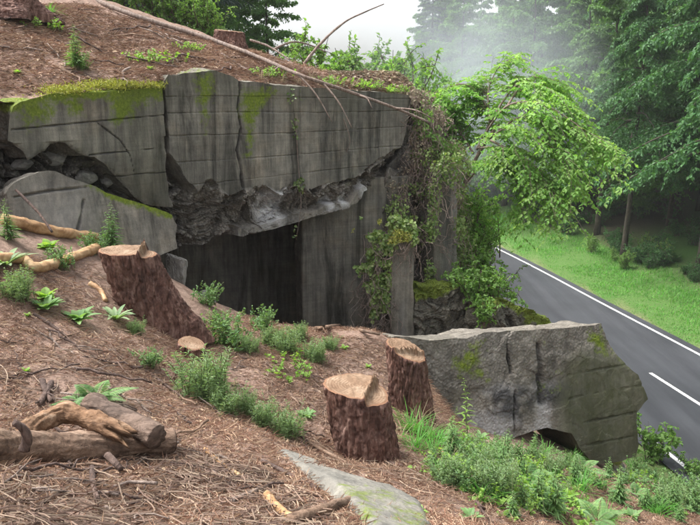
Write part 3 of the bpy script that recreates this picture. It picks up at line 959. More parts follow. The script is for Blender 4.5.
wall_xy('end_return_wall', (C_[0] - .15, C_[1] + .1), (1.75, 12.9), 4.5, 8.1, .5, .05, rub_disp(3.0, .10, 0, .3))
# ------------------------------------------------------------------ loose concrete
# slab leaning in front of the wall block
PS = Plane(P(10, 210, 6.0), P(176, 230, 7.15), 12)
sl_px = [(6, 192), (14, 182), (24, 177), (40, 172), (56, 171), (84, 184), (96, 188), (130, 200), (160, 210), (172, 214), (177, 224), (176, 248), (150, 262), (100, 258), (50, 250), (6, 232)]
def sl_disp(a, h):
    q = np.stack([a, h, 0 * a], -1); out = .006 * fbm(q * 2, 3, 31); dark = 0 * a
    for pl in ([(14, 197), (50, 191), (86, 187)], [(75, 240), (80, 222), (84, 200)]):
        d, _, _ = seg_near(a, h, PS.px(pl), False); d = np.maximum(d + .008 * fbm(q * 12, 2, 8), 0); out = out - .02 * np.exp(-(d / .01) ** 2); dark = dark + .8 * np.exp(-(d / .01) ** 2)
    top = PS.px([(14, 182), (40, 172), (56, 171), (96, 188), (172, 214)]); dt, _, _ = seg_near(a, h, top, False)
    moss = .8 * sstep(.14, .0, dt) * pxmask(PS, [(84, 175), (180, 205), (180, 235), (130, 215), (90, 195)], a, h, .1)
    return out, {'frac': .2 * np.clip(fbm(q * 4, 3, 5), 0, 1), 'pale': .2 * pxmask(PS, [(30, 196), (84, 190), (86, 240), (50, 245)], a, h, .2), 'moss': moss, 'dark': np.clip(dark, 0, .9), 'algae': .15 * np.clip(fbm(q * np.array([6, 1, 1]), 3, 6), 0, 1)}
bs = slab('broken_slab', M['concrete'], PS, jag(PS.px(sl_px), .05, .016, 32), .42, .0115, sl_disp, None, True, .05, False)
tag(bs, 'pale concrete slab leaning under the notched wall block behind the split stump', 'concrete slab')

# big fallen wall section beside the road
PF = Plane(P(385, 380, 6.15), P(648, 380, 7.55), 12)
fb_px = [(392, 336), (430, 340), (470, 337), (484, 332), (530, 330), (575, 327), (602, 324), (607, 338), (614, 352), (626, 366), (635, 374), (641, 388), (645, 398), (634, 412), (634, 430), (637, 444), (632, 456), (614, 461), (596, 463), (588, 460), (576, 446), (568, 432), (546, 428), (520, 434), (494, 443), (478, 448), (430, 450), (396, 440)]
def fb_disp(a, h):
    q = np.stack([a, h, 0 * a], -1)
    right = pxmask(PF, [(566, 362), (580, 350), (600, 352), (618, 356), (660, 380), (660, 480), (560, 480), (556, 400)], a, h, .10)
    rr = rough_rock(a, h, 90, 2.6)
    out = (.028 * fbm(q * 1.7, 4, 91) + .016 * rr) * (1 - right) + right * (.045 + .018 * fbm(q * 3, 4, 93) + .006 * rr)
    dark = 0 * a
    for pl in ([(566, 375), (600, 368), (640, 362)], [(566, 398), (600, 391), (644, 384)], [(572, 424), (600, 418), (640, 410)], [(576, 446), (606, 440), (640, 434)]):
        d, _, _ = seg_near(a, h, PF.px(pl), False); d = d + .006 * fbm(q * 9, 2, 5)
        br = np.clip(.55 + 1.1 * fbm(q * 4, 3, 55), 0, 1); d = np.maximum(d + .008 * fbm(q * 22, 2, 8), 0); out = out - .026 * right * br * np.exp(-(d / .010) ** 2); dark = dark + .5 * right * br * np.exp(-(d / .010) ** 2)
    for pl, w in (([(538, 345), (540, 372), (541, 402)], .035), ([(507, 345), (510, 372)], .012), ([(513, 390), (513, 432)], .008)):
        d, _, _ = seg_near(a, h, PF.px(pl), False); d = np.maximum(d + .012 * fbm(q * 8, 2, 6), 0)
        out = out - .07 * np.exp(-(d / w) ** 2); dark = dark + .7 * np.exp(-(d / w) ** 2)
    lowp = pxmask(PF, [(480, 392), (500, 384), (566, 384), (566, 440), (470, 460), (470, 410)], a, h, .05) * (1 - right)
    out = out + .02 * lowp
    dark = dark + 1.15 * pxmask(PF, [(484, 392), (500, 386), (568, 384), (566, 404), (535, 404), (520, 420), (490, 410)], a, h, .08) * np.clip(.95 + fbm(q * 9, 3, 14), 0, 1)
    moss = np.maximum.reduce([.75 * pxmask(PF, [(466, 340), (486, 338), (484, 366), (496, 378), (488, 388), (472, 380), (450, 384), (446, 360)], a, h, .15), .8 * pxmask(PF, [(584, 330), (602, 326), (616, 352), (636, 372), (612, 360), (588, 354)], a, h, .12), .4 * pxmask(PF, [(548, 370), (572, 360), (574, 430), (560, 430)], a, h, .2)])
    moss = np.maximum(moss, .5 * np.clip(fbm(q * 2.6, 4, 29) - .1, 0, 1))
    return out, {'frac': np.clip(.75 - right, 0, 1), 'pale': .45 * lowp * np.clip(.4 + fbm(q * 5, 3, 19), 0, 1), 'moss': moss * .8, 'dark': np.clip(dark + .25 * np.clip(fbm(q * np.array([5, 1.2, 1]), 4, 27), 0, 1), 0, .95), 'algae': np.clip(right * .95 + .25 * np.clip(fbm(q * 3, 3, 22), 0, 1), 0, 1)}
fb = slab('fallen_wall_section', M['concrete'], PF, jag(PF.px(fb_px), .05, .010, 94), .62, .013, fb_disp, None, True, .035, False, .05)
tag(fb, 'huge fallen concrete wall section with dark algae stained end beside the road', 'concrete block')

def rock(name, c, size, seed, mat, label, cat='rock', sub=5, moss=0.0, rot=0.0, blocky=.5, group=None, parent=None):
    import bmesh
    bm = bmesh.new(); bmesh.ops.create_icosphere(bm, subdivisions=sub, radius=1)
    V = np.array([v.co[:] for v in bm.verts]); F = np.array([[v.index for v in f.verts] for f in bm.faces]); bm.free()
    r2 = np.random.default_rng(seed)
    # cut by random planes for a broken look
    D = V.copy()
    N = unit(r2.normal(size=(16, 3))); K = .5 + .32 * r2.random(16)
    rad = np.ones(len(V))
    for n, k in zip(N, K):
        dt = D @ n
        rad = np.where(dt > 1e-3, np.minimum(rad, k / np.maximum(dt, 1e-3)), rad)
    rad = rad * blocky + (1 - blocky)
    D = D * rad[:, None] * (1 + .05 * fbm(V * 4 + seed, 4, seed) + .03 * fbm(V * 14 + seed, 3, seed))[:, None]
    W = D * np.array(size)
    mz = np.clip((unit(D)[:, 2] - .1) * 1.4, 0, 1) * moss
    mb = MB(); mb.add(W, [F], moss=mz)
    o = mb.build(name, mat, parent, False)
    o.location = [float(v) for v in c]; o.rotation_euler = (0, 0, rot)
    if label: tag(o, label, cat, group)
    return o

def mossy_block(px0, px1, Y0, Y1, poly, thick, seed, label, top):
    pl = Plane(P(px0, 310, Y0), P(px1, 310, Y1), 8)
    pq = jag(pl.px(poly), .05, .03, seed); tq = pl.px(top)
    def f(a, h):
        r = rough_rock(a, h, seed, 2.6); dt, _, _ = seg_near(a, h, tq, False)
        q = np.stack([a, h, 0 * a], -1)
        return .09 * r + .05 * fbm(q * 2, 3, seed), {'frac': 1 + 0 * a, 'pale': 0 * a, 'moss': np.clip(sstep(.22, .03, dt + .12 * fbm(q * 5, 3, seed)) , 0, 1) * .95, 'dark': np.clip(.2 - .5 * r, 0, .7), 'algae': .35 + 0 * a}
    o = slab('mossy_block', M['concrete'], pl, pq, thick, .02, f, None, True, .10, False, .12)
    return tag(o, label, 'concrete block')
mossy_block(412, 494, 9.8, 10.1, [(410, 345), (415, 294), (426, 285), (466, 283), (490, 297), (495, 345)], .85, 3, 'broken concrete block with mossy top below the ivy covered end wall', [(415, 294), (426, 285), (466, 283), (490, 297)])
mossy_block(486, 550, 9.5, 10.0, [(486, 345), (489, 302), (506, 299), (530, 310), (548, 320), (551, 345)], .7, 8, 'smaller dark block thick with olive moss at the edge above the road', [(489, 302), (506, 299), (530, 310), (548, 320)])
q = P(612, 470, 7.55); rock('concrete_chunk', (q[0], q[1], q[2] - .05), (.22, .2, .34), 14, M['mossrock'], 'dark concrete chunk wedged under the fallen wall section', 'rubble', 5, .5, .3, .95)
q = P(655, 490, 7.4); rock('concrete_chunk', (q[0], q[1], q[2] - .2), (.22, .3, .16), 17, M['mossrock'], 'flat mossy concrete chunk beside the roadside shrub', 'rubble', 5, .4, .3, .9)
q = P(202, 296, 7.9); rock('concrete_chunk', q - np.array([0, 0, .12]), (.26, .25, .2), 21, M['rubble'], 'rounded pale concrete chunk lying in the bunker opening', 'rubble', 5, 0, .2, .9)
q = P(176, 268, 7.35); rock('concrete_chunk', q - np.array([0, 0, .05]), (.13, .2, .32), 23, M['rubble'], 'upright pale concrete chunk behind the split stump', 'rubble', 5, 0, .5, .95)
for i, (px, py, sz) in enumerate([(52, 158, .10), (86, 176, .11), (106, 182, .08), (124, 194, .07), (22, 164, .11), (6, 122, .13)]):
    ah = PM.px([(px, py)])[0]; q = PM.w(ah[0], ah[1], .02)
    rock('rubble_stone', q, (sz * 1.3, sz, sz * .8), 100 + i, M['rubble'], 'angular grey rubble stone jammed below the notched wall block', 'stone', 4, 0, i * 1.3, .95, 'rubble stones under the wall block')

# half buried slab in the foreground
PH = None
def buried():
    out_px = [(262, 448), (285, 450), (320, 462), (360, 478), (400, 492), (432, 508), (450, 530), (440, 545), (370, 545), (345, 515), (318, 494), (290, 474)]
    pts = np.array([hit(a, min(b, 560)) for a, b in out_px])
    lo = pts[:, :2].min(0); hi = pts[:, :2].max(0); res = .012
    xs = np.arange(lo[0], hi[0], res); ys = np.arange(lo[1], hi[1], res)
    X, Y = np.meshgrid(xs, ys)
    poly = jag(pts[:, :2], .04, .012, 44)
    ins = in_poly(X, Y, poly); d, _, _ = seg_near(X, Y, poly)
    # best-fit plane through the outline
    A = np.c_[pts[:, :2], np.ones(len(pts))]; co = np.linalg.lstsq(A, pts[:, 2], rcond=None)[0]
    Z = X * co[0] + Y * co[1] + co[2] + .035 + .008 * fbm(np.stack([X, Y, 0 * X], -1) * 6, 3, 2) - .10 * (1 - sstep(0, .10, np.where(ins, d, 0))) - .25 * (~ins)
    nx, ny = len(xs), len(ys)
    i, j = np.meshgrid(np.arange(nx - 1), np.arange(ny - 1)); k = (j * nx + i).ravel()
    F = np.stack([k, k + 1, k + nx + 1, k + nx], -1)
    c = np.where(ins, 1, 0).ravel()[F].sum(1); F = F[c > 0]
    ms = np.zeros(X.shape)
    mpx = np.array([hit(a, b)[:2] for a, b in [(330, 494), (365, 497), (410, 508), (446, 520), (440, 545), (370, 545)]])
    dm, _, _ = seg_near(X, Y, mpx); ms = np.where(in_poly(X, Y, mpx), np.clip(.5 + dm / .12, 0, 1), np.clip(.5 - dm / .12, 0, 1)) * .42
    mb = MB(); z0 = 0 * ms.ravel()
    mb.add(np.stack([X, Y, Z], -1).reshape(-1, 3), [F], frac=z0 + .3, pale=z0 + .12, moss=ms.ravel(), dark=z0, algae=z0 + .22)
    o = mb.build('buried_slab', M['concrete'], None, True)
    tag(o, 'half buried pale concrete slab edged with moss in front of the sawn stump', 'concrete slab')
buried()

# ------------------------------------------------------------------ stumps
def stump(base, top, r0, r1, label, name='tree_stump', tilt=(0, 0), step=0.0, sdir_=(1, 0), soff=.1, seed=1, flare=.35, lobes=5, sink=.3, ell=1.0, splint=.0):
    base = np.asarray(base, float); ax = np.asarray(top, float) - base
    hgt = np.linalg.norm(ax)
    root = thing(name, base, label, 'tree stump')
    nt, nv = 180, 84
    th = np.arange(nt) * 2 * np.pi / nt
    dx, dy = np.cos(th), np.sin(th) * ell
    lob = .5 + .5 * np.cos(th * lobes + seed) * .7 + .35 * np.cos(th * (lobes - 2) + seed * 2.1)
    sd = np.array(sdir_) / np.linalg.norm(sdir_)
    def ztop(x, y):
        z = tilt[0] * x + tilt[1] * y
        if step:
            u = x * sd[0] + y * sd[1] + .012 * fbm(np.stack([x * 22, y * 22, 0 * x], -1), 2, seed)
            z = z - step * sstep(soff - .012, soff + .012, u) + splint * np.exp(-((u - soff + .006) / .012) ** 2) * (.5 + .5 * vnoise(np.stack([x * 60, y * 60, 0 * x], -1), seed))
        return z + .004 * fbm(np.stack([x * 30, y * 30, 0 * x], -1), 3, seed + 3)
    shape = 1 + .05 * np.cos(2 * th + seed) + .04 * np.cos(3 * th + seed * 3)
    rt = r1 * shape
    tx, ty = rt * dx, rt * dy
    zt = ztop(tx, ty)
    V = []
    a = ax / hgt
    for k in range(nv):
        t = -sink + (1 + sink) * k / (nv - 1)
        f = np.exp(-max(t, 0) * 3.2) * (1 if t > 0 else 1 - t * 1.2)
        r = (r1 + (r0 - r1) * (1 - np.clip(t, 0, 1)) ** 1.3) * shape + r0 * flare * f * lob
        c = a * hgt * t
        p = np.stack([c[0] + r * dx, c[1] + r * dy, c[2] + zt * max(t, 0) ** 2], -1)
        V.append(p)
    V = np.array(V)
    nrm = np.stack([dx, dy, 0 * dx], -1)
    q = V.reshape(-1, 3) * np.array([1, 1, .2]) * 34 + seed
    rdg = 1 - 2 * np.abs(fbm(V.reshape(-1, 3) * np.array([14, 14, 3.0]) + seed, 4, seed + 9, .6))
    d1, d2, cv = worley(q, seed)
    bd = .55 * rdg.reshape(nv, nt) + (sstep(0, .28, d2 - d1) * (.5 + .5 * cv)).reshape(nv, nt) - .5 + .25 * fbm(V * 45, 3, seed)
    fade = np.ones(nv); fade[-1] = .3; fade[-2] = .8
    V = V + nrm[None] * (bd * .017 * fade[:, None])[..., None]
    i = np.arange(nv - 1)[:, None] * nt; j = np.arange(nt)[None]; j2 = (j + 1) % nt
    mb = MB(); mb.add(V.reshape(-1, 3), [np.stack([i + j, i + j2, i + nt + j2, i + nt + j], -1).reshape(-1, 4)])
    mb.build('bark', M['bark'], root, True)
    # sawn face
    nr = 40; c = a * hgt
    rr = np.linspace(0, 1, nr + 1)[1:]
    edge = V[-1] - c
    X = edge[None, :, 0] * rr[:, None]; Y = edge[None, :, 1] * rr[:, None]
    Z = ztop(X, Y) * sstep(0, .1, rr)[:, None] + ztop(X * 0, Y * 0) * 0
    Z[-1] = edge[:, 2]; Z = Z + .004 * (rr[:, None] < .97)
    W = np.concatenate([np.stack([X, Y, Z], -1).reshape(-1, 3), [[0, 0, float(ztop(np.array([0.0]), np.array([0.0]))[0])]]])
    i = np.arange(nr - 1)[:, None] * nt
    F4 = np.stack([i + j, i + j2, i + nt + j2, i + nt + j], -1).reshape(-1, 4)[:, ::-1]
    F3 = np.stack([np.full(nt, nr * nt), np.arange(nt), (np.arange(nt) + 1) % nt], -1)
    rim = np.r_[np.repeat(sstep(.90, .97, rr), nt), 0]
    mb = MB(); mb.add(W, [F4, F3], rim=rim)
    o = mb.build('cut_face', M['cut'], root, True); o.location = [float(v) for v in c]
    if step:
        per = np.array([-sd[1], sd[0]]); sp_ = MB(); ns = 9
        for u in np.linspace(-.6, .6, ns) + rng.normal(size=ns) * .04:
            w = math.sqrt(max(r1 * r1 * .8 - soff * soff, 1e-4)); x, y = sd * (soff - .004) + per * (u * w)
            zb = float(ztop(np.array([x - sd[0] * .03]), np.array([y - sd[1] * .03]))[0]); hh = rng.uniform(.015, .05) * (1 + 6 * splint)
            p = np.array([[x, y, zb - .05], [x + rng.normal() * .003, y + rng.normal() * .003, zb + hh * .5], [x + rng.normal() * .008, y + rng.normal() * .008, zb + hh]])
            tube(sp_, p, [.011, .007, .001], 5, 0, 0, True, rim=.25)
        q = sp_.build('splinters', M['cut'], o); q['kind'] = 'stuff'
    return root

b = hit(368, 455); t_ = P(357, 386, b[1] + .02)
stump(b, t_, .21, .225, 'reddish brown pine stump with a fresh two level saw cut beside the half buried slab', tilt=(-.10, .02), step=.045, sdir_=(1, -.25), soff=.09, seed=3, flare=.14, splint=.05, ell=.85)
b = hit(412, 412); t_ = P(406, 348, b[1] + .0)
stump(b, t_, .158, .148, 'slim dark stump with slanted saw cut against the fallen wall section', tilt=(-.35, .12), step=.025, sdir_=(.4, -1), soff=.05, seed=7, flare=.12, splint=.03)
b = hit(157, 322); t_ = P(127, 250, b[1] - .10)
stump(b, t_, .215, .205, 'large split pine stump with reddish bark and flared foot below the leaning slab', tilt=(-.03, .0), step=.04, sdir_=(1, .15), soff=.12, seed=12, flare=.5, splint=.07, lobes=4)
b = hit(192, 357); t_ = P(192, 343, b[1])
stump(b, t_ + np.array([0, 0, .0]), .10, .105, 'tiny low stump beside the foot of the split stump', tilt=(-.25, .05), seed=15, flare=.1)
b = hit(229, 45, MH); b[2] -= .03; t_ = P(229, 31, b[1])
stump(b, t_, .24, .22, 'old cut stump on the ridge above the bunker', tilt=(-.1, .1), seed=19, flare=.3)
b = hit(12, 14, MH); t_ = P(12, -14, b[1])
stump(b, t_, .34, .2, 'dark flared old stump at the top of the needle slope', tilt=(.2, .1), seed=23, flare=.5)

# ------------------------------------------------------------------ logs, branches and sticks
def lay(px, surf=G, lift=0.0, dY=0.0):
    out = []
    for p in px:
        if len(p) == 3: out.append(P(*p))
        else:
            q = hit(p[0], p[1], surf); q[2] += lift; out.append(q)
    return np.array(out)

def smooth_path(pts, n):
    pts = np.asarray(pts, float)
    s = np.r_[0, np.cumsum(np.linalg.norm(np.diff(pts, axis=0), axis=1))]
    r = resample(pts, max(s[-1] / n, 1e-3))
    return r

def branch(name, px, r, mat, label, cat='branch', surf=G, group=None, n=24, sides=12, wob=.18, seed=1, lift=None, taper=None, end=None, parent=None, pts=None, rag=0.0):
    r0, r1 = (r if isinstance(r, tuple) else (r, r))
    pts = lay(px, surf, (lift if lift is not None else min(r0, r1) * .6)) if pts is None else pts
    path = smooth_path(pts, n)
    rad = np.linspace(r0, r1, len(path))
    o0 = path.mean(0)
    mb = MB(); tube(mb, path - o0, rad, sides, wob, seed, True, .45, rag)
    o = mb.build(name, mat, parent, True)
    o.location = [float(v) for v in o0]
    if label: tag(o, label, cat, group)
    return o, path

def end_disc(o, path, r, at, mat=None):
    c = path[at]; d = unit(path[at] - path[at - 1] if at == -1 else path[0] - path[1])
    a = unit(np.cross(d, [0, 0, 1.0])); b2 = np.cross(d, a)
    n = 20; th = np.arange(n) * 2 * np.pi / n
    V = np.concatenate([d * .004 + (a * np.cos(th)[:, None] + b2 * np.sin(th)[:, None]) * r * .95, [d * .006]])
    mb = MB(); mb.add(V, [np.stack([np.full(n, n), np.arange(n), (np.arange(n) + 1) % n], -1)], rim=np.r_[np.full(n, .6), 0])
    k = mb.build('cut_end', mat or M['cut'], o); k.location = [float(v) for v in (c - np.array(o.location))]

o, pth = branch('log', [(-40, 462), (40, 459), (110, 456), (174, 450)], (.078, .058), M['logbark'], 'thick tan weathered log lying across the needle litter', 'log', lift=.05, seed=3, sides=56, n=150, wob=.15)
end_disc(o, pth, .058, -1)
c0 = np.array(o.location)
b0 = P(24, 450, pth[12][1] - .02); mb = MB(); tube(mb, smooth_path(np.array([b0, P(27, 438, b0[1]), P(24, 430, b0[1] - .01), P(14, 422, b0[1] - .03)]), 14) - c0, np.linspace(.022, .013, 15)[:len(smooth_path(np.array([b0, P(27, 438, b0[1]), P(24, 430, b0[1] - .01), P(14, 422, b0[1] - .03)]), 14))], 9, .15, 4); mb.build('branch_stub', M['twigdark'], o, True)
b0 = P(108, 455, pth[40][1] - .06); e0 = P(121, 469, pth[40][1] - .17); mb = MB(); tube(mb, np.array([b0, (b0 + e0) / 2, e0]) - c0, [.016, .014, .011], 9, .2, 5); mb.build('branch_stub', M['twigdark'], o, True)
o, pth = branch('broken_branch', [(-12, 474, 2.55), (14, 450, 2.75), (34, 426, 2.95), (60, 414, 3.1), (88, 417, 3.1), (120, 434, 3.0)], (.045, .042), M['rotten'], 'arched rotten branch with orange inner wood over the tan log', 'branch', seed=5, sides=44, n=110, wob=.34, rag=.09)
o, pth = branch('log', [(90, 404, 3.35), (124, 420, 3.2), (158, 437, 3.05)], (.062, .052), M['logdark'], 'short dark charred looking log behind the tan log', 'log', seed=7, sides=44, n=80, wob=.2)
end_disc(o, pth, .058, 0, M['rotten'])
branch('peeled_branch', [(4, 226), (30, 232), (60, 238), (97, 243)], (.052, .042), M['peeled'], 'straight peeled orange branch below the leaning slab', 'branch', seed=9, lift=.05, n=70, sides=24, wob=.2)
branch('peeled_branch', [(-14, 266), (8, 264), (24, 266), (36, 274), (60, 268), (97, 254)], (.036, .045), M['peeled'], 'kinked pale peeled branch leaning to the split stump', 'branch', seed=11, lift=.045, n=70, sides=24, wob=.18)
branch('stick', [(16, 190, 6.05), (38, 212, 5.85), (52, 232, 5.7)], (.013, .01), M['twigdark'], 'dark thin stick leaning on the pale slab', 'stick', seed=13, sides=7)
branch('stick', [(90, 285), (100, 292), (106, 303)], (.022, .018), M['peeled'], 'short orange broken stick beside the split stump', 'stick', seed=14, sides=9)
branch('stick', [(34, 316), (50, 325), (66, 338)], (.012, .01), M['twigdark'], 'short dark stick in the litter beside broad leaved weeds', 'stick', seed=15, sides=7)
pole_px = [(62, -10), (130, 18), (200, 40), (250, 58)]
pp = lay(pole_px, MH, .06)
pp = np.concatenate([pp, [P(300, 75, 9.45), P(350, 92, 9.75), (P(400, 110, 10.1)), P(432, 124, 10.3)]])
pol, ppath = branch('fallen_pole', None, (.042, .017), M['deadwood'], 'long thin dead tree trunk slanting down over the bunker roof', 'fallen trunk', seed=17, n=60, pts=pp, wob=.12)
for k, (a, b2) in enumerate([((300, 76), (332, 122)), ((322, 82), (352, 128)), ((395, 108), (432, 118)), ((362, 96), (372, 108)), ((282, 70), (262, 84))]):
    i = np.argmin(np.abs((ppath[:, 0] / (ppath[:, 1] * CP - (ppath[:, 2] - H) * SP)) * FPX + 350 - a[0])); p0 = ppath[i]; p1 = P(b2[0], b2[1], p0[1] - .15)
    mid = (p0 + p1) / 2 + np.array([.02, -.03, .04])
    mb = MB(); tube(mb, smooth_path(np.array([p0, mid, p1]), 10) - np.array(pol.location), np.linspace(.016, .006, len(smooth_path(np.array([p0, mid, p1]), 10))), 6, .1, k); mb.build('side_twig', M['deadwood'], pol, True)
branch('dead_branch', [(304, 64, 11.2), (322, 42, 11.4), (345, 22, 11.6), (365, 12, 11.7), (384, 4, 11.8)], (.025, .008), M['deadwood'], 'bare forked branch sticking up against the sky above the bunker', 'branch', seed=21, sides=7, n=20)
branch('dead_branch', [(272, 50, 11.4), (292, 42, 11.5), (310, 45, 11.6), (326, 52, 11.6)], (.018, .008), M['deadwood'], 'low arched bare branch on the ridge beside the old cut stump', 'branch', seed=22, sides=7, n=16)
branch('dead_branch', [(250, 40, 11.4), (268, 46, 11.3), (290, 60, 11.0)], (.02, .01), M['deadwood'], 'short dead branch lying behind the long trunk on the ridge', 'branch', seed=23, sides=7, n=16)
branch('hanging_root', [(331, 96, 10.0), (340, 112, 9.95), (347, 128, 9.95), (350, 142, 9.95), (346, 152, 9.97)], (.008, .005), M['deadwood'], 'thin pale root hanging down the roof block face', 'root', seed=24, sides=6, n=20)
branch('hanging_vine', [(289, 88, 9.3), (293, 110, 9.3), (296, 130, 9.3), (298, 160, 9.3), (300, 187, 9.25), (301, 205, 9.2), (299, 222, 9.2), (296, 240, 9.3)], (.007, .004), M['deadwood'], 'thin leafy vine hanging from the roof block over the dark opening', 'vine', seed=25, sides=6, n=40)
branch('stick', [(66, 46), (84, 42), (102, 40)], (.02, .012), M['twigdark'], 'curved dark stick on the upper needle slope', 'stick', surf=MH, seed=26, sides=7)
branch('stick', [(36, 47), (60, 45), (78, 42)], (.014, .01), M['deadwood'], 'pale thin stick on the upper needle slope', 'stick', surf=MH, seed=27, sides=7)
branch('stick', [(222, 55), (240, 66), (258, 78)], (.018, .012), M['deadwood'], 'pale forked stick above the roof block crack', 'stick', surf=MH, seed=28, sides=7)
for i, (a, b2, r, m, lab) in enumerate([
        ((262, 464), (318, 491), .012, 'twigdark', 'dark stick along the upper edge of the half buried slab'),
        ((308, 445), (384, 484), .011, 'logbark', 'brown stick lying across the half buried slab toward the stump foot'),
        ((267, 500), (292, 523), .020, 'peeled', 'short pale split piece of wood at the slab edge'),
        ((292, 527), (353, 505), .026, 'logbark', 'stout reddish branch end in front of the mossy slab'),
        ((364, 457), (403, 468), .012, 'twigdark', 'dark stick at the foot of the sawn stump'),
        ((394, 402), (474, 488), .008, 'drystick', 'long pale stalk running down slope past the sawn stump'),
        ((316, 331), (342, 326), .022, 'logbark', 'bent brown root on the crest before the opening'),
        ((340, 327), (385, 338), .018, 'logbark', 'flat brown root running to the slim stump'),
        ((232, 505), (272, 488), .014, 'deadwood', 'grey stick pointing to the half buried slab'),
        ((150, 470), (215, 482), .008, 'twigdark', 'thin dark twig below the cut end of the tan log'),
        ((205, 452), (240, 478), .012, 'peeled', 'small orange wood splinter near the tan log'),
        ((92, 470), (98, 505), .014, 'twigdark', 'dark upright looking stub stick in front of the tan log'),
        ((42, 385), (52, 405), .018, 'twigdark', 'stubby dark stick behind the arched branch'),
        ((52, 386), (40, 410), .018, 'twigdark', 'crossed dark stick beside the arched branch'),
        ((150, 375), (185, 400), .009, 'twigdark', 'thin twig between tan log and bushy weed'),
        ((430, 440), (500, 478), .009, 'logbark', 'brown stick among weeds below the fallen section'),
        ((478, 498), (528, 516), .016, 'logbark', 'thick brown stick among weeds lower on the slope')]):
    M.setdefault('drystick', M['peeled'])
    mid = ((a[0] + b2[0]) / 2 + rng.normal() * 2, (a[1] + b2[1]) / 2 + rng.normal() * 1.5)
    branch('stick', [a, mid, b2], (r, r * .75), M[m], lab, 'stick', seed=40 + i, sides=8, n=14, lift=r)

# scattered twigs, each its own object
def scatter_px(polys, n, surf=G):
    out = []
    while len(out) < n:
        pl = polys[rng.integers(len(polys))]; a = np.array(pl)
        x = rng.uniform(a[:, 0].min(), a[:, 0].max()); y = rng.uniform(a[:, 1].min(), a[:, 1].max())
        if in_poly(np.array([x]), np.array([y]), pl)[0]: out.append(hit(x, y, surf))
    return np.array(out)
twp = []
for k in range(4):
    m = MB(); n = 8
    L = .3; x = np.linspace(-L / 2, L / 2, n)
    pts = np.stack([x, .025 * np.sin(x * 9 + k) + .01 * rng.normal(size=n), .006 * rng.normal(size=n) + .008], -1)
    tube(m, pts, np.linspace(.006, .0035, n), 6, .2, k)
    if k % 2:
        f = pts[4]; tube(m, np.array([f, f + [.05, .04, .012], f + [.11, .06, .012]]), [.004, .003, .002], 5)
    twp.append(m.mesh('twig', M[('twigdark', 'deadwood', 'logbark', 'twigdark')[k]], True))
def twigs(polys, n, label, group, surf=G, smin=.6, smax=1.5):
    for c in scatter_px(polys, n, surf):
        o = link('twig', twp[rng.integers(4)])
        e = .05
        gx = (surf(np.array([c[0] + e]), np.array([c[1]])) - surf(np.array([c[0] - e]), np.array([c[1]])))[0] / (2 * e)
        gy = (surf(np.array([c[0]]), np.array([c[1] + e])) - surf(np.array([c[0]]), np.array([c[1] - e])))[0] / (2 * e)
        nrm = Vector((-gx, -gy, 1)).normalized()
        qt = nrm.to_track_quat('Z', 'Y') @ __import__('mathutils').Quaternion((0, 0, 1), rng.uniform(0, 6.28))
        o.rotation_mode = 'QUATERNION'; o.rotation_quaternion = qt
        o.location = (c[0], c[1], c[2] + .004); s_ = rng.uniform(smin, smax); o.scale = (s_,) * 3
        tag(o, label, 'twig', group)
twigs([[(0, 345), (160, 340), (250, 430), (260, 525), (0, 525)]], 60, 'thin dead twig lying on the needle litter around the logs', 'twigs around the logs')
twigs([[(240, 335), (330, 335), (330, 440), (250, 440), (200, 400)]], 22, 'thin dead twig on the bare ground before the bunker opening', 'twigs before the bunker opening')
twigs([[(0, 100), (0, 10), (70, 5), (220, 50), (300, 80), (160, 74), (60, 88)]], 40, 'thin dead twig on the needle slope above the bunker', 'twigs on the upper slope', MH, 1.0, 2.4)
twigs([[(410, 430), (480, 440), (640, 500), (690, 525), (450, 525)]], 24, 'thin dead twig among the weeds below the fallen section', 'twigs among the slope weeds')

# needle litter: nobody could count it
def litter_stuff(name, polys, n, L, W, surf=G, mat='needle', dens=None, lift=.012):
    P_ = []
    a = np.concatenate([np.array(p, float) for p in polys])
    # sample uniformly on the ground in plan, keep what lies in the regions
    wp = [np.array([hit(x, y, surf)[:2] for x, y in p]) for p in polys]
    al = np.concatenate(wp)
    while sum(map(len, P_)) < n:
        x = rng.uniform(al[:, 0].min(), al[:, 0].max(), n); y = rng.uniform(al[:, 1].min(), al[:, 1].max(), n)
        k = np.zeros(n, bool)
        for w in wp: k |= in_poly(x, y, w)
        c = fbm(np.stack([x * 2.2, y * 2.2, 0 * x], -1), 3, 71)
        k &= (c + rng.normal(size=n) * .4) > -.5
        P_.append(np.stack([x, y], -1)[k])
    q = np.concatenate(P_)[:n]
    z = surf(q[:, 0], q[:, 1])
    th = rng.uniform(0, 2 * np.pi, n)
    d = np.stack([np.cos(th), np.sin(th), rng.normal(size=n) * .25], -1)
    l = L * rng.uniform(.5, 1.5, n)
    b0 = np.c_[q, z + lift * rng.random(n)] 
    mb = MB()
    leaves(mb, b0, d, np.array([0, 0, 1.0]) + .3 * rng.normal(size=(n, 3)), l, W * rng.uniform(.6, 1.4, n), .1, 'kite')
    return tag(mb.build(name, M[mat], None), {'needle': 'brown needle litter covering the ground', 'chip': 'scattered bark flakes and wood chips', }[mat] + ' ' + dict(g='in front of the bunker', h='on the slope above the bunker')['g' if surf is G else 'h'], 'litter', None, 'stuff')
fg = [[(-10, 250), (90, 262), (160, 335), (330, 325), (400, 345), (470, 440), (560, 470), (640, 480), (700, 505), (700, 560), (350, 600), (-20, 600)]]
litter_stuff('needle_litter', fg, 150000, .058, .0040)
litter_stuff('wood_chips', fg, 9000, .028, .012, mat='chip')
hg = [[(-10, 98), (-10, 2), (75, 2), (230, 46), (300, 71), (350, 82), (398, 91), (408, 96), (360, 93), (300, 88), (240, 82), (200, 74), (165, 80), (60, 92)]]
litter_stuff('needle_litter', hg, 36000, .09, .007, MH)
litter_stuff('wood_chips', hg, 3000, .06, .026, MH, 'chip')

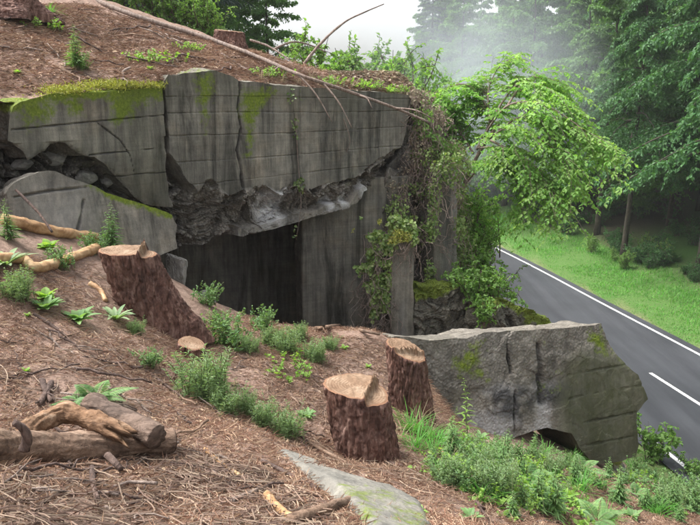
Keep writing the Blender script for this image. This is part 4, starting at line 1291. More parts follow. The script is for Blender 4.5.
def plan_litter(name, poly, n, L, W, surf, mat, label):
    poly = np.array(poly); x = rng.uniform(poly[:, 0].min(), poly[:, 0].max(), n * 3); y = rng.uniform(poly[:, 1].min(), poly[:, 1].max(), n * 3)
    k = in_poly(x, y, poly); x, y = x[k][:n], y[k][:n]; n = len(x); th = rng.uniform(0, 6.28, n)
    mb = MB(); leaves(mb, np.stack([x, y, surf(x, y) + .015 * rng.random(n)], -1), np.stack([np.cos(th), np.sin(th), .3 * rng.normal(size=n)], -1), np.array([0, 0, 1.0]) + .3 * rng.normal(size=(n, 3)), L * rng.uniform(.5, 1.5, n), W, .1, 'kite')
    tag(mb.build(name, M[mat]), label, 'litter', None, 'stuff')
plan_litter('needle_litter', [(-1.6, 9.2), (-.4, 9.9), (.9, 11.2), (1.3, 12.2), (0, 13), (-1.5, 12.2)], 9000, .09, .008, MH, 'needle', 'brown needle litter on the right shoulder of the bunker roof')
plan_litter('dry_leaves', [(-.2, 10.1), (.9, 11.15), (1.35, 12.2), (.6, 12.6), (-.4, 11.4)], 2500, .08, .05, MH, 'ivydry', 'dead brown leaves on the right shoulder of the bunker roof')

M['strawtwig'] = leaf_mat('dead_twig', [(.10, .06, .045), (.17, .11, .085), (.26, .18, .135), (.34, .26, .19), (.13, .085, .065)], .05, (1, 1, 1), .75)
def dead_twigs(name, polys, n, label):
    wp = [np.array([hit(x, y)[:2] for x, y in p]) for p in polys]; al = np.concatenate(wp)
    x = rng.uniform(al[:, 0].min(), al[:, 0].max(), n * 4); y = rng.uniform(al[:, 1].min(), al[:, 1].max(), n * 4)
    k = np.zeros(len(x), bool)
    for w in wp: k |= in_poly(x, y, w)
    k &= fbm(np.stack([x * 1.6, y * 1.6, 0 * x], -1), 3, 23) + .3 * rng.normal(size=len(x)) > -.05
    x, y = x[k][:n], y[k][:n]; n = len(x)
    kk = 6; t5 = np.linspace(-.5, .5, kk); th = rng.uniform(0, 6.28, n); L = rng.uniform(.06, .26, n); cv = rng.normal(size=n) * .5
    px_ = x[:, None] + np.cos(th)[:, None] * L[:, None] * t5 - np.sin(th)[:, None] * cv[:, None] * L[:, None] * (t5 ** 2)
    py_ = y[:, None] + np.sin(th)[:, None] * L[:, None] * t5 + np.cos(th)[:, None] * cv[:, None] * L[:, None] * (t5 ** 2)
    pz = G(px_, py_) + .006 + .03 * rng.random(n)[:, None] + rng.normal(size=n)[:, None] * .12 * L[:, None] * t5
    mb = MB(); tubes(mb, np.stack([px_, py_, np.maximum(pz, G(px_, py_) + .002)], -1), rng.uniform(.0012, .0032, n)[:, None] * np.ones((1, kk)), 4, rnd=rng.random(n))
    tag(mb.build(name, M['strawtwig']), label, 'twigs', None, 'stuff')
dead_twigs('dead_twigs', [[(-20, 440), (200, 450), (320, 500), (340, 600), (-20, 600)]], 1300, 'tangle of thin dead twigs and straw in front of the tan log')
dead_twigs('dead_twigs', [[(-10, 265), (90, 270), (200, 350), (330, 335), (420, 420), (560, 480), (690, 520), (440, 515), (260, 440), (-10, 440)]], 700, 'sparse thin dead twigs scattered over the foreground slope')

# ------------------------------------------------------------------ small plants (built once, then copied)
PROTO = []
def proto(name, stems, stem_mat, foliage, leaf_mat_, cat, part='leaves'):
    root = thing(name, (0, 0, -50), 'prototype', cat)
    if isinstance(stems, list):
        for q in stems: q.build('stem', stem_mat, root)
    elif stems.n: stems.build('stems', stem_mat, root)['kind'] = 'stuff'
    foliage.build(part, leaf_mat_, root)
    PROTO.append(root)
    return root
M['stem'] = leaf_mat('green_stem', [(.10, .14, .05), (.14, .17, .07)], .1)
M['stem'].name = 'green_stem'

def stem_paths(n, h, spread, k=6, lean=.4):
    th = rng.uniform(0, 2 * np.pi, n); ln = rng.uniform(.1, 1, n) * lean
    t = np.linspace(0, 1, k)
    hh = h * rng.uniform(.55, 1.05, n)
    b = rng.normal(size=(n, 2)) * spread
    p = np.zeros((n, k, 3))
    out = hh[:, None] * (ln[:, None] * t ** 1.4)
    p[..., 0] = b[:, :1] + np.cos(th)[:, None] * out + .02 * h * rng.normal(size=(n, k)) * t
    p[..., 1] = b[:, 1:] + np.sin(th)[:, None] * out + .02 * h * rng.normal(size=(n, k)) * t
    p[..., 2] = hh[:, None] * t * (1 - .12 * ln[:, None] * t) - .02
    return p, hh

def along(paths, ts):
    n, k, _ = paths.shape
    x = np.clip(ts, 0, .999) * (k - 1); i = x.astype(int); f = (x - i)[..., None]
    r = np.arange(n)[:, None]
    a = paths[r, i]; b = paths[r, i + 1]
    return a + (b - a) * f, unit(b - a)

def bushy(h, nst, leafL, leafW, per, spread, mat, name='bushy_weed', lean=.6):
    p, hh = stem_paths(nst, h, spread, 6, lean)
    st = MB(); tubes(st, p, np.linspace(.0035, .0012, 6)[None] * np.ones((nst, 1)), 3, rnd=rng.random(nst))
    ts = np.sort(rng.uniform(.15, 1, (nst, per)), 1)
    b, d = along(p, ts); b = b.reshape(-1, 3); d = d.reshape(-1, 3)
    n = len(b); th = rng.uniform(0, 2 * np.pi, n)
    side = unit(np.stack([np.cos(th), np.sin(th), 0 * th], -1))
    dr = unit(side + d * rng.uniform(.3, 1.0, n)[:, None])
    lf = MB(); leaves(lf, b, dr, d + .2 * rng.normal(size=(n, 3)), leafL * rng.uniform(.6, 1.2, n) * (1.15 - .5 * ts.ravel()), leafW * rng.uniform(.7, 1.2, n), .2, 'ov' if leafW > .012 else 'kite')
    return proto(name, st, M['stem'], lf, M[mat], 'weed')

def rosette(n, L, W, mat, name='broad_leaved_weed', rise=.5):
    st = MB(); lf = MB()
    th = np.arange(n) * 2.4 + rng.normal(size=n) * .3
    el = rng.uniform(.25, 1.1, n) * rise
    d = unit(np.stack([np.cos(th), np.sin(th), el + .25], -1))
    l = L * rng.uniform(.6, 1.1, n)
    k = 13; t = np.linspace(0, 1, k)
    rn = rng.random(n)
    for i in range(n):
        c = d[i] * (l[i] * t)[:, None] - np.array([0, 0, 1.0]) * (.35 * l[i] * t * t)[:, None]
        s_ = unit(np.cross(d[i], [0, 0, 1.0])); up = np.cross(s_, d[i])
        w = W * (np.sin(np.pi * np.clip(t * .92 + .06, 0, 1)) ** .8) * (1 + .38 * np.cos(t * 40)) * .5; w[-1] = .002; w[0] = .004
        V = np.stack([c + s_ * w[:, None] + up * .25 * w[:, None], c, c - s_ * w[:, None] + up * .25 * w[:, None]], 1).reshape(-1, 3)
        j = np.arange(k - 1)[:, None] * 3
        lf.add(V, [np.concatenate([j, j + 1, j + 4, j + 3], 1), np.concatenate([j + 1, j + 2, j + 5, j + 4], 1)], rnd=rn[i])
    return proto(name, st, M['stem'], lf, M[mat], 'weed')

def spire(h, nst, mat, name='tall_weed', leafL=.11, leafW=.018):
    p, hh = stem_paths(nst, h, .008, 8, .3 if nst > 1 else .12)
    st = []
    for i in range(nst):
        q = MB(); tubes(q, p[i:i + 1], np.linspace(.005, .002, 8)[None], 4, rnd=rng.random(1)); st.append(q)
    per = 46
    ts = np.linspace(.08, 1, per)[None] + rng.normal(size=(nst, per)) * .008
    b, d = along(p, ts); b = b.reshape(-1, 3); d = d.reshape(-1, 3); n = len(b)
    th = np.tile(np.arange(per) * 2.4, nst)
    dr = unit(np.stack([np.cos(th), np.sin(th), .35 + 0 * th], -1))
    l = leafL * np.clip(1.15 - ts.ravel(), .12, 1) * rng.uniform(.7, 1.1, n)
    lf = MB(); leaves(lf, b, dr, d, l, leafW * np.clip(1.3 - ts.ravel(), .4, 1), .35, 'ov')
    return proto(name, st, M['stem'], lf, M[mat], 'weed')

def tuft(n, L, mat, name='grass_tuft', W=.006):
    lf = MB(); th = rng.uniform(0, 2 * np.pi, n)
    d = np.stack([np.cos(th), np.sin(th), rng.uniform(.7, 3, n)], -1)
    b = np.c_[rng.normal(size=(n, 2)) * .02, np.full(n, -.01)]
    blades(lf, b, d, L * rng.uniform(.5, 1.1, n), W, rng.uniform(.2, .7, n), 5)
    return proto(name, MB(), None, lf, M[mat], 'grass', 'blades')

def fern(n, L, mat, name='fern'):
    st = MB(); lf = MB()
    th = np.arange(n) * 2 * np.pi / n + rng.normal(size=n) * .2
    k = 10; t = np.linspace(0, 1, k)
    p = np.zeros((n, k, 3)); l = L * rng.uniform(.7, 1.1, n)
    el = rng.uniform(.6, 1.3, n)
    r = l[:, None] * t * np.cos(el)[:, None] * (1 + .4 * t); z = l[:, None] * (t * np.sin(el)[:, None] - .55 * t * t)
    p[..., 0] = np.cos(th)[:, None] * r; p[..., 1] = np.sin(th)[:, None] * r; p[..., 2] = z
    tubes(st, p, np.linspace(.003, .001, k)[None] * np.ones((n, 1)), 3, rnd=rng.random(n))
    ts = np.linspace(.12, .98, 22)[None] * np.ones((n, 1))
    b, d = along(p, ts)
    sd = unit(np.cross(d, np.array([0, 0, 1.0])))
    w = (np.sin(np.pi * np.clip(ts, 0, 1) ** .7) * .24 + .02) * l[:, None]
    for sg in (-1, 1):
        dr = unit(sd * sg + d * .45)
        leaves(lf, b.reshape(-1, 3), dr.reshape(-1, 3), np.tile([0, 0, 1.0], (n * 22, 1)), w.ravel(), (.05 * l[:, None] + 0 * ts).ravel(), .2, 'ov')
    return proto(name, st, M['stem'], lf, M[mat], 'fern')

def shrub(h, mat, nst=9, leafL=.06, leafW=.04, name='shrub', per=9, twl=.25, lean=.9, spread=.06):
    p, hh = stem_paths(nst, h, spread, 8, lean)
    st = MB(); tubes(st, p, np.linspace(.010, .003, 8)[None] * np.ones((nst, 1)) * (h / .8), 5, rnd=rng.random(nst))
    ts = np.sort(rng.uniform(.2, 1, (nst, per)), 1)
    b, d = along(p, ts); b = b.reshape(-1, 3); d = d.reshape(-1, 3); n = len(b)
    td = unit(d * .4 + rdir(n, .25)); k = 5; t = np.linspace(0, 1, k)
    tl = twl * h * rng.uniform(.5, 1.2, n)
    tp = b[:, None] + td[:, None] * (tl[:, None] * t)[..., None] - np.array([0, 0, 1.0]) * (.3 * tl[:, None] * t ** 2)[..., None]
    tubes(st, tp, np.linspace(.004, .0015, k)[None] * np.ones((n, 1)) * (h / .8), 3, rnd=rng.random(n))
    lf = MB(); q = 12
    ls = rng.uniform(.1, 1, (n, q)); lb, ld = along(tp, ls); lb = lb.reshape(-1, 3); ld = ld.reshape(-1, 3); m = len(lb)
    dr = unit(ld * .5 + rdir(m, .0)); dr[:, 2] -= .15
    leaves(lf, lb, dr, np.array([0, 0, 1.0]) + .5 * rng.normal(size=(m, 3)), leafL * rng.uniform(.6, 1.2, m), leafW * rng.uniform(.7, 1.1, m), .2)
    return proto(name, st, M['twigdark'], lf, M[mat], 'shrub')

pr_bushy = bushy(.30, 60, .045, .007, 34, .06, 'weedgrey')
pr_bushy2 = bushy(.26, 40, .035, .016, 22, .05, 'weed', 'leafy_weed', .8)
pr_low = bushy(.10, 26, .03, .018, 9, .09, 'weedlime', 'low_weed', 1.2)
pr_rose = rosette(20, .13, .034, 'weed', 'broad_leaved_weed', 1.3)
pr_rlime = rosette(14, .09, .036, 'weedlime', 'broad_leaved_weed', 1.5)
pr_thist = rosette(22, .22, .034, 'weedgrey', 'thistle', 1.0)
pr_spire = spire(.62, 1, 'weedlime')
pr_spire3 = spire(.42, 4, 'weed')
pr_tuft = tuft(70, .30, 'grass')
pr_dry = tuft(26, .34, 'drygrass', 'dry_grass_tuft', .004)
pr_fern = fern(8, .42, 'weed')
pr_shrub = shrub(.62, 'shrub', 9, .055, .04)
pr_bigshrub = shrub(1.6, 'shrub', 12, .10, .065, per=12, twl=.3, lean=.7, spread=.1)
pr_limeshrub = shrub(1.3, 'beech', 12, .09, .055, per=12, twl=.28, lean=.7, spread=.12)

def put(pr, px, py, label, scale=1.0, surf=G, group=None, rz=None, sink=.0, name=None):
    q = hit(px, py, surf) if not isinstance(px, np.ndarray) else px
    o = dup(pr, (q[0], q[1], q[2] - sink), rng.uniform(0, 6.28) if rz is None else rz, scale, label, group)
    return o
# single plants that can be told apart
put(pr_bushy, 205, 400, 'bushy grey green weed below the tiny low stump', 1.25)
put(pr_bushy, 226, 412, 'sprawling grey green weed beside the bushy one above the logs', .75)
put(pr_bushy2, 235, 348, 'dense leafy weed beside the split stump before the dark opening', 1.35)
put(pr_bushy2, 262, 330, 'leafy weed at the mouth of the dark opening', .95)
put(pr_bushy2, 206, 305, 'leafy weed beside the rounded chunk in the opening', .9)
put(pr_bushy, 288, 352, 'low feathery weed row on the crest above the bare patch', .8)
put(pr_bushy, 272, 346, 'feathery weed next to the crest weed row', .7)
put(pr_bushy, 314, 362, 'feathery weed between the crest and the sawn stump', .75)
put(pr_low, 285, 372, 'flat lime green weed patch on the bare ground', 1.5)
put(pr_bushy, 285, 438, 'feathery weed just above the half buried slab', .75)
put(pr_bushy, 262, 425, 'thin feathery weed above the slab edge', .65)
put(pr_rose, 307, 418, 'broad leaved weed at the foot of the sawn stump', .9)
put(pr_rlime, 344, 350, 'small lime weed between the two sawn stumps', .8)
put(pr_rlime, 368, 368, 'tiny lime weed behind the sawn stump', .6)
put(pr_rose, 45, 312, 'upright lobed green weed on the left litter', 1.5)
put(pr_rlime, 46, 300, 'bright lime leaves behind the lobed weed', 1.7)
put(pr_rlime, 50, 250, 'lime green leafy weed beside the straight peeled branch', 1.8)
put(pr_thist, 116, 322, 'spiny spreading thistle at the foot of the split stump', .95)
put(pr_rose, 78, 322, 'broad green weed between thistle and lobed weed', 1.5)
put(pr_rlime, 28, 318, 'very small lime seedling on the litter', .5)
put(pr_rlime, 26, 372, 'tiny lime seedling behind the arched branch', .5)
put(pr_thist, 6, 268, 'large spiny thistle beside the kinked peeled branch', 1.25)
put(pr_spire3, 10, 240, 'tall pale weed above the kinked peeled branch', 1.0)
put(pr_rlime, 14, 205, 'lime fern like leaves beside the pale slab', 1.3)
put(pr_spire3, 112, 250, 'tall leafy weed growing behind the split stump', 1.35)
put(pr_bushy2, 96, 252, 'leafy weed below the tall one behind the split stump', .8)
put(pr_spire, 118, 246, 'slender weed with lime tip before the pale slab', .95)
put(pr_fern, 96, 404, 'feathery light green fern behind the dark log', .55)
put(pr_fern, 80, 408, 'small fern rising behind the arched branch', .42)
put(pr_bushy2, 148, 366, 'small leafy weed alone on the litter above the logs', .55)
put(pr_rlime, 94, 442, 'bright leaves peeking between the arched branch and tan log', .55)
put(pr_spire3, 76, 68, 'tall weed alone on the upper needle slope', 1.35, MH)
put(pr_bushy2, 80, 70, 'leafy weed at the foot of the tall upper slope weed', .8, MH)
put(pr_low, 155, 62, 'lime weed patch on the upper needle slope', 2.0, MH)
put(pr_rlime, 150, 70, 'small lime weed above the left roof corner', 1.0, MH)
put(pr_low, 188, 50, 'small lime weed near the ridge', 1.4, MH)
put(pr_low, 44, 28, 'lime weed near the old dark stump', 1.6, MH)
put(pr_tuft, 50, 16, 'thin grass tuft near the old dark stump', 1.2, MH)
put(pr_rlime, 18, 75, 'small lime weed on the left of the upper slope', .9, MH)
put(pr_spire, 466, 442, 'tall lime green weed spire before the fallen wall section', 1.15)
put(pr_spire, 452, 448, 'shorter weed spire beside the tall one', .7)
put(pr_rose, 480, 440, 'broad leaved weed under the tall weed spire', 1.0)
for i, (px, py) in enumerate([(425, 440), (440, 448), (455, 455), (410, 432), (432, 455), (415, 450)]):
    put(pr_tuft, px, py, 'long green grass tuft between the slim stump and the weed spire', rng.uniform(.9, 1.3), G, 'grass tufts below the slim stump')
for i, (px, py) in enumerate([(418, 428), (430, 436), (448, 462), (400, 440)]):
    put(pr_dry, px, py, 'dry straw coloured grass tuft between the slim stump and the weed spire', rng.uniform(.8, 1.2), G, 'dry tufts below the slim stump')
for px, py in [(262, 80), (280, 83), (300, 85), (318, 87), (335, 88), (352, 89), (370, 91), (388, 93), (400, 94), (310, 80), (345, 84), (375, 88)]:
    put(pr_dry, px + rng.uniform(-4, 4), py, 'dry straw tuft on the needle edge above the roof block', rng.uniform(.7, 1.1), MH, 'dry tufts on the roof edge')
for px, py in [(270, 76), (330, 84), (392, 92), (362, 88)]:
    put(pr_low, px, py, 'small green weed on the needle edge above the roof block', rng.uniform(1.2, 1.8), MH, 'small weeds on the roof edge')
for px, py, k, sc_, lab in [(20, 300, 0, .8, 'feathery weed beside the kinked peeled branch foot'), (62, 268, 1, .8, 'leafy weed under the straight peeled branch'), (135, 335, 0, .45, 'tiny feathery weed left of the split stump foot'), (222, 330, 1, .8, 'leafy weed hugging the split stump root'), (250, 352, 0, .6, 'feathery weed beside the dense leafy weed'), (300, 340, 0, .6, 'feathery weed on the crest near the bent root'), (330, 350, 0, .5, 'small feathery weed behind the sawn stump'), (245, 415, 0, .6, 'feathery weed trailing toward the half buried slab')]:
    put((pr_bushy, pr_bushy2)[k], px, py, lab, sc_)
# weeds on the lower right slope
right = [[(430, 462), (470, 450), (560, 455), (640, 478), (700, 492), (700, 524), (500, 524), (440, 490)]]
for k, (pr, n, lab, s0, s1) in enumerate([(pr_bushy2, 13, 'leafy weed', .5, .9), (pr_spire3, 24, 'upright weed', .5, 1.1), (pr_rose, 16, 'broad leaved weed', .6, 1.1), (pr_bushy, 10, 'feathery grey green weed', .5, .9), (pr_fern, 8, 'fern', .4, .7), (pr_tuft, 20, 'grass tuft', .7, 1.2), (pr_low, 16, 'low lime green weed', .8, 1.6)]):
    for c in scatter_px(right, n):
        put(pr, c, None, lab + ' growing on the slope below the fallen wall section', rng.uniform(s0, s1), G, lab + 's on the slope below the fallen section')
bk = [[(640, 478), (700, 470), (700, 512), (660, 500)]]
for c in scatter_px(bk, 7):
    put(pr_bushy2, c, None, 'dense leafy weed on the road bank beside the roadside shrub', rng.uniform(.8, 1.2), G, 'weeds on the road bank')
put(pr_shrub, 656, 464, 'leafy roadside shrub at the corner of the fallen wall section', 1.9)
put(pr_shrub, 690, 478, 'small shrub on the bank beside the road line', .9)
put(pr_rlime, 420, 515, 'small lime weed beside the mossy slab', .6)
put(pr_rose, 470, 520, 'low broad weed below the mossy slab', .7)

# plants on and around the boulders and the road bank behind
def at3(px, py, Y): return P(px, py, Y)
for i, (px, py, Y, s_) in enumerate([(478, 300, 9.8, 1.0), (492, 292, 9.9, .9), (466, 292, 10.1, .9), (484, 318, 9.45, .8), (452, 285, 10.2, .7)]):
    put(pr_shrub, at3(px, py, Y), None, 'leafy light green shrub sprouting over the mossy boulder', s_, G, 'shrubs on the mossy boulder', sink=.1)
for i, (px, py, Y, s_) in enumerate([(470, 246, 13.5, 1.0), (484, 246, 14, .9), (462, 250, 13, .9), (476, 256, 13, .7)]):
    put(pr_limeshrub, hit(px, py) if False else at3(px, py, Y), None, 'bright lime shrub on the bank between end wall and road', s_, G, 'lime shrubs by the end wall', sink=.2)
for i, (px, py, Y, s_) in enumerate([(462, 290, 11.5, .7), (474, 285, 12, .8), (450, 275, 12, .7), (488, 290, 12.5, .6), (500, 312, 10.6, .6)]):
    put(pr_bigshrub, at3(px, py, Y), None, 'green shrub behind the mossy boulder on the road bank', s_, G, 'shrubs behind the mossy boulder', sink=.5)
for i, (px, py, Y, s_) in enumerate([(310, 100, 14.5, .95), (335, 112, 15, 1.0), (360, 116, 14.8, 1.05), (385, 122, 14.5, 1.05), (405, 130, 14.2, 1.1), (425, 145, 14, 1.1), (440, 160, 13.6, 1.0), (325, 98, 13, .6), (430, 165, 13, .9), (345, 110, 16.5, 1.0), (395, 118, 16, 1.1), (420, 130, 16.5, 1.2)]):
    put(pr_limeshrub if i % 2 else pr_bigshrub, at3(px, py, Y), None, 'pale green shrub standing behind the bunker roof', s_, G, 'shrubs behind the bunker roof', sink=.25)

# ------------------------------------------------------------------ ivy, dry tangle and moss on the concrete
M['ivygreen'] = leaf_mat('ivy_leaf_green', [(.11, .20, .05), (.17, .27, .07), (.24, .33, .10), (.30, .36, .14), (.13, .21, .06)], .35, None, .4, .45)
def ivy_patch(name, plane, poly, n, mat, label, Lf=.05, Wf=.045, depth=.12, out0=.02, stems=0, density_noise=.0):
    pq = plane.px(poly); lo, hi = pq.min(0), pq.max(0)
    a = rng.uniform(lo[0], hi[0], n * 3); h = rng.uniform(lo[1], hi[1], n * 3)
    k = in_poly(a, h, pq) & (fbm(np.stack([a, h, 0 * a], -1) * 3.5, 3, len(poly)) > density_noise)
    a, h = a[k][:n], h[k][:n]; m = len(a)
    p = plane.w(a, h, out0 + depth * rng.random(m) ** 1.5)
    d = rdir(m) * .8 + plane.e * rng.normal(size=m)[:, None] * .3 - np.array([0, 0, .7]) + plane.n * .3
    nn = plane.n + .5 * rng.normal(size=(m, 3)) + np.array([0, 0, .5])
    root = thing(name, p.mean(0), label, 'ivy')
    o0 = p.mean(0)
    lf = MB(); leaves(lf, p - o0, d, nn, Lf * rng.uniform(.5, 1.2, m), Wf * rng.uniform(.6, 1.2, m), .15); lf.build('leaves', M[mat], root)
    if stems:
        st = MB(); kk = 9
        i = rng.integers(0, m, stems); s0 = p[i]
        steps = (rng.normal(size=(stems, kk, 3)) * .045 + np.array([0, 0, -.05])).cumsum(1)
        path = s0[:, None] + steps + plane.n * .03 * rng.random((stems, kk))[..., None]
        tubes(st, path - o0, np.full((stems, kk), .004), 4, rnd=rng.random(stems)); st.build('stems', M['deadwood'], root)
    return root
ivy_patch('ivy', PE, [(372, 240), (380, 200), (392, 165), (404, 146), (440, 146), (456, 158), (458, 230), (430, 250), (436, 300), (420, 318), (412, 260), (390, 250)], 1100, 'ivydry', 'brown dry creeper tangle over the end wall of the bunker', .045, .035, .16, .03, 260)
ivy_patch('ivy', PE, [(380, 205), (400, 180), (450, 165), (458, 250), (440, 300), (418, 300), (415, 240), (386, 240)], 4200, 'ivygreen', 'green ivy spreading through the dry tangle on the end wall', .05, .045, .36, .08, 160, -.3)
ivy_patch('ivy', PE, [(404, 150), (425, 142), (452, 150), (456, 175), (430, 180), (410, 172)], 1500, 'ivygreen', 'pale green creeper crown on top of the end wall', .05, .04, .4, .05, 60, -.4)
PC = Plane(P(392, 120, 11.0), P(450, 120, 11.7))
ivy_patch('ivy', PC, [(402, 88), (414, 90), (425, 100), (436, 118), (452, 150), (440, 162), (400, 160), (404, 130)], 1500, 'ivydry', 'dry creeper hanging over the right corner of the roof block', .05, .04, .3, .1, 200)
ivy_patch('ivy', PC, [(402, 104), (430, 120), (452, 150), (410, 165)], 900, 'shrub', 'fresh green leaves over the right corner of the roof block', .06, .05, .4, .15, 40)
PI = Plane(P(340, 240, 9.75), P(418, 240, 9.7))
ivy_patch('ivy', PI, [(346, 226), (362, 214), (392, 212), (414, 220), (418, 240), (404, 246), (392, 244), (389, 300), (384, 328), (372, 328), (366, 285), (356, 266), (344, 258)], 3200, 'ivygreen', 'hanging green ivy beside the slim wall stub in the opening', .06, .055, .2, .0, 160)
ivy_patch('moss_cushion', PI, [(352, 228), (372, 213), (412, 216), (418, 236), (392, 240), (362, 242)], 2200, 'mosstuft', 'yellow green mossy growth above the slim wall stub', .03, .014, .25, .05)
PW = Plane(P(425, 230, 10.6), P(465, 230, 10.75))
ivy_patch('ivy', PW, [(430, 150), (460, 152), (460, 185), (452, 190), (440, 178), (436, 230), (432, 300), (424, 300), (426, 220)], 900, 'ivygreen', 'green ivy climbing the edge of the tall wall stub', .05, .045, .12, .02, 60, -.2)
ivy_patch('ivy', PW, [(452, 180), (462, 180), (464, 300), (448, 300), (455, 240)], 500, 'ivygreen', 'ivy strands hanging beside the tall wall stub', .05, .045, .12, .02, 40, -.2)
PV = Plane(P(280, 200, 9.15), P(320, 200, 9.3))
ivy_patch('ivy', PV, [(294, 178), (304, 178), (306, 215), (302, 250), (292, 250), (295, 215)], 70, 'ivy', 'few ivy leaves dangling over the dark opening', .05, .045, .05, .0, 0)
ivy_patch('ivy', PV, [(288, 88), (294, 88), (298, 140), (302, 180), (296, 180), (292, 130)], 70, 'ivy', 'few ivy leaves trailing down the roof block face', .045, .04, .04, .0, 0)
def moss_edge(label, pts3, n, w, L=.03, mat='mosstuft'):
    pts3 = np.asarray(pts3); s_ = np.r_[0, np.cumsum(np.linalg.norm(np.diff(pts3, axis=0), axis=1))]
    q = rng.uniform(0, s_[-1], n); c = np.stack([np.interp(q, s_, pts3[:, k]) for k in range(3)], -1)
    keep = fbm(c * 4.5, 3, 88) + .25 * rng.normal(size=n) > .05
    c = c[keep]; n = len(c)
    c = c + rng.normal(size=(n, 3)) * np.array(w)
    o0 = c.mean(0); lf = MB()
    leaves(lf, c - o0, rdir(n, .8) , rdir(n), L * rng.uniform(.5, 1.3, n), .012, .2, 'kite')
    o = lf.build('moss_cushion', M[mat], None); o.location = [float(v) for v in o0]
    tag(o, label, 'moss', None, 'stuff')
moss_edge('yellow moss fringe along the top of the left wall block', [PL.w(*PL.px([p])[0], -.06) for p in [(14, 102), (40, 95), (60, 92), (100, 89), (128, 86), (164, 86)]], 11000, (.05, .06, .02), .025)
moss_edge('yellow moss pad on the needle edge above the left wall block', [hit(p[0], p[1], MH) for p in [(55, 91), (90, 86), (120, 84)]], 5000, (.10, .10, .02))

# ------------------------------------------------------------------ verge grass
def verge_grass():
    n = 80000
    i = rng.integers(20, len(FARS) - 12, n * 2)
    w = np.clip(30 / (1 + np.abs(FARS[i, 1] - 24)), .25, 1); i = i[rng.random(len(i)) < w][:n]; n = len(i)
    off = .2 + 5.2 * rng.random(n) 
    p = FARS[i] + FNRM[i] * off[:, None] + rng.normal(size=(n, 2)) * .2
    z = G(p[:, 0], p[:, 1])
    d = np.stack([rng.normal(size=n), rng.normal(size=n), 1.2 + rng.random(n)], -1)
    sc_ = .5 + .7 * sstep(.2, 3.5, off)
    mb = MB(); blades(mb, np.c_[p, z - .02], d, .22 * rng.uniform(.5, 1.3, n) * sc_, .03, rng.uniform(.1, .6, n), 3)
    tag(mb.build('verge_grass', M['grass'], None), 'mown green grass verge between the road and the dark forest', 'grass', None, 'stuff')
    # same on the near bank
    n = 12000
    i = rng.integers(10, 150, n)
    off = -ROADW - .4 - 2.4 * rng.random(n)
    p = FARS[i] + FNRM[i] * off[:, None]; z = G(p[:, 0], p[:, 1])
    d = np.stack([rng.normal(size=n), rng.normal(size=n), 1.2 + rng.random(n)], -1)
    mb = MB(); blades(mb, np.c_[p, z - .02], d, .25 * rng.uniform(.5, 1.3, n), .025, rng.uniform(.1, .6, n), 3)
    tag(mb.build('bank_grass', M['grass'], None), 'grass on the bank along the near side of the road', 'grass', None, 'stuff')
verge_grass()

# ------------------------------------------------------------------ trees
def layered_tree(h, r, first, nl, Lmax, leaf, mat, name='forest_tree', droop=.55, up=.25, seed=0, shape=1.0):
    root = thing(name, (0, 0, -80), 'prototype', 'tree'); PROTO.append(root)
    tr = MB()
    k = 14; t = np.linspace(0, 1, k)
    tp = np.stack([.12 * np.cumsum(rng.normal(size=k)) * .35, .12 * np.cumsum(rng.normal(size=k)) * .35, h * t - .4], -1); tp[0, :2] = 0
    tube(tr, tp, r * (1 - .85 * t) + r * .35 * np.exp(-t * 30), 12, .05, seed)
    lh = first + (h * .97 - first) * np.linspace(0, 1, nl) ** .9 + rng.normal(size=nl) * .2
    az = np.arange(nl) * 2.4 + rng.normal(size=nl) * .4
    f = np.clip((lh - first) / (h - first), 0, 1)
    L = Lmax * (1 - f ** (1.4 * shape)) * rng.uniform(.7, 1.1, nl) + .4
    kk = 8; tt = np.linspace(0, 1, kk)
    out = np.stack([np.cos(az), np.sin(az), 0 * az], -1)
    base = np.stack([np.interp(lh, tp[:, 2], tp[:, 0]), np.interp(lh, tp[:, 2], tp[:, 1]), lh], -1)
    upv = up * rng.uniform(.4, 1.4, nl)
    path = base[:, None] + out[:, None] * (L[:, None] * tt)[..., None] + np.array([0, 0, 1.0]) * (L[:, None] * (upv[:, None] * tt - droop * tt ** 2))[..., None]
    path = path + rng.normal(size=path.shape) * .05 * tt[None, :, None]
    tubes(tr, path, (r * .28 * (1 - f)[:, None] + .012) * (1 - .85 * tt)[None], 5)
    tr.build('trunk', M['trunk'], root, True)
    # herringbone twigs
    ns = 20
    ts = np.linspace(.18, 1, ns)[None] + rng.normal(size=(nl, ns)) * .02
    lf = MB()
    for sg in (-1, 1):
        b, d = along(path, ts)
        sd = np.cross(d, np.array([0, 0, 1.0])); sd = unit(sd) * sg
        tl = (L[:, None] * .40 * (1.2 - ts)).clip(.3) * rng.uniform(.6, 1.2, (nl, ns))
        dr = unit(sd + d * .7 + rng.normal(size=sd.shape) * .15)
        q = 5; t5 = np.linspace(0, 1, q)
        tw = b[:, :, None] + dr[:, :, None] * (tl[..., None] * t5)[..., None] - np.array([0, 0, 1.0]) * (.45 * tl[..., None] * t5 ** 2)[..., None]
        tw = tw.reshape(-1, q, 3); m = len(tw)
        nlv = 15
        lp, ld = along(tw, rng.uniform(.05, 1, (m, nlv))); lp = lp.reshape(-1, 3); ld = ld.reshape(-1, 3); c = len(lp)
        lp = lp + rng.normal(size=(c, 3)) * .05
        ldr = unit(ld * .7 + rng.normal(size=(c, 3)) * .55 + np.array([0, 0, -.35]))
        leaves(lf, lp, ldr, np.array([0, 0, 1.0]) + .45 * rng.normal(size=(c, 3)), leaf * rng.uniform(.6, 1.3, c), leaf * .68 * rng.uniform(.7, 1.2, c), .15, 'kite')
    lf.build('crown', M[mat], root)
    return root

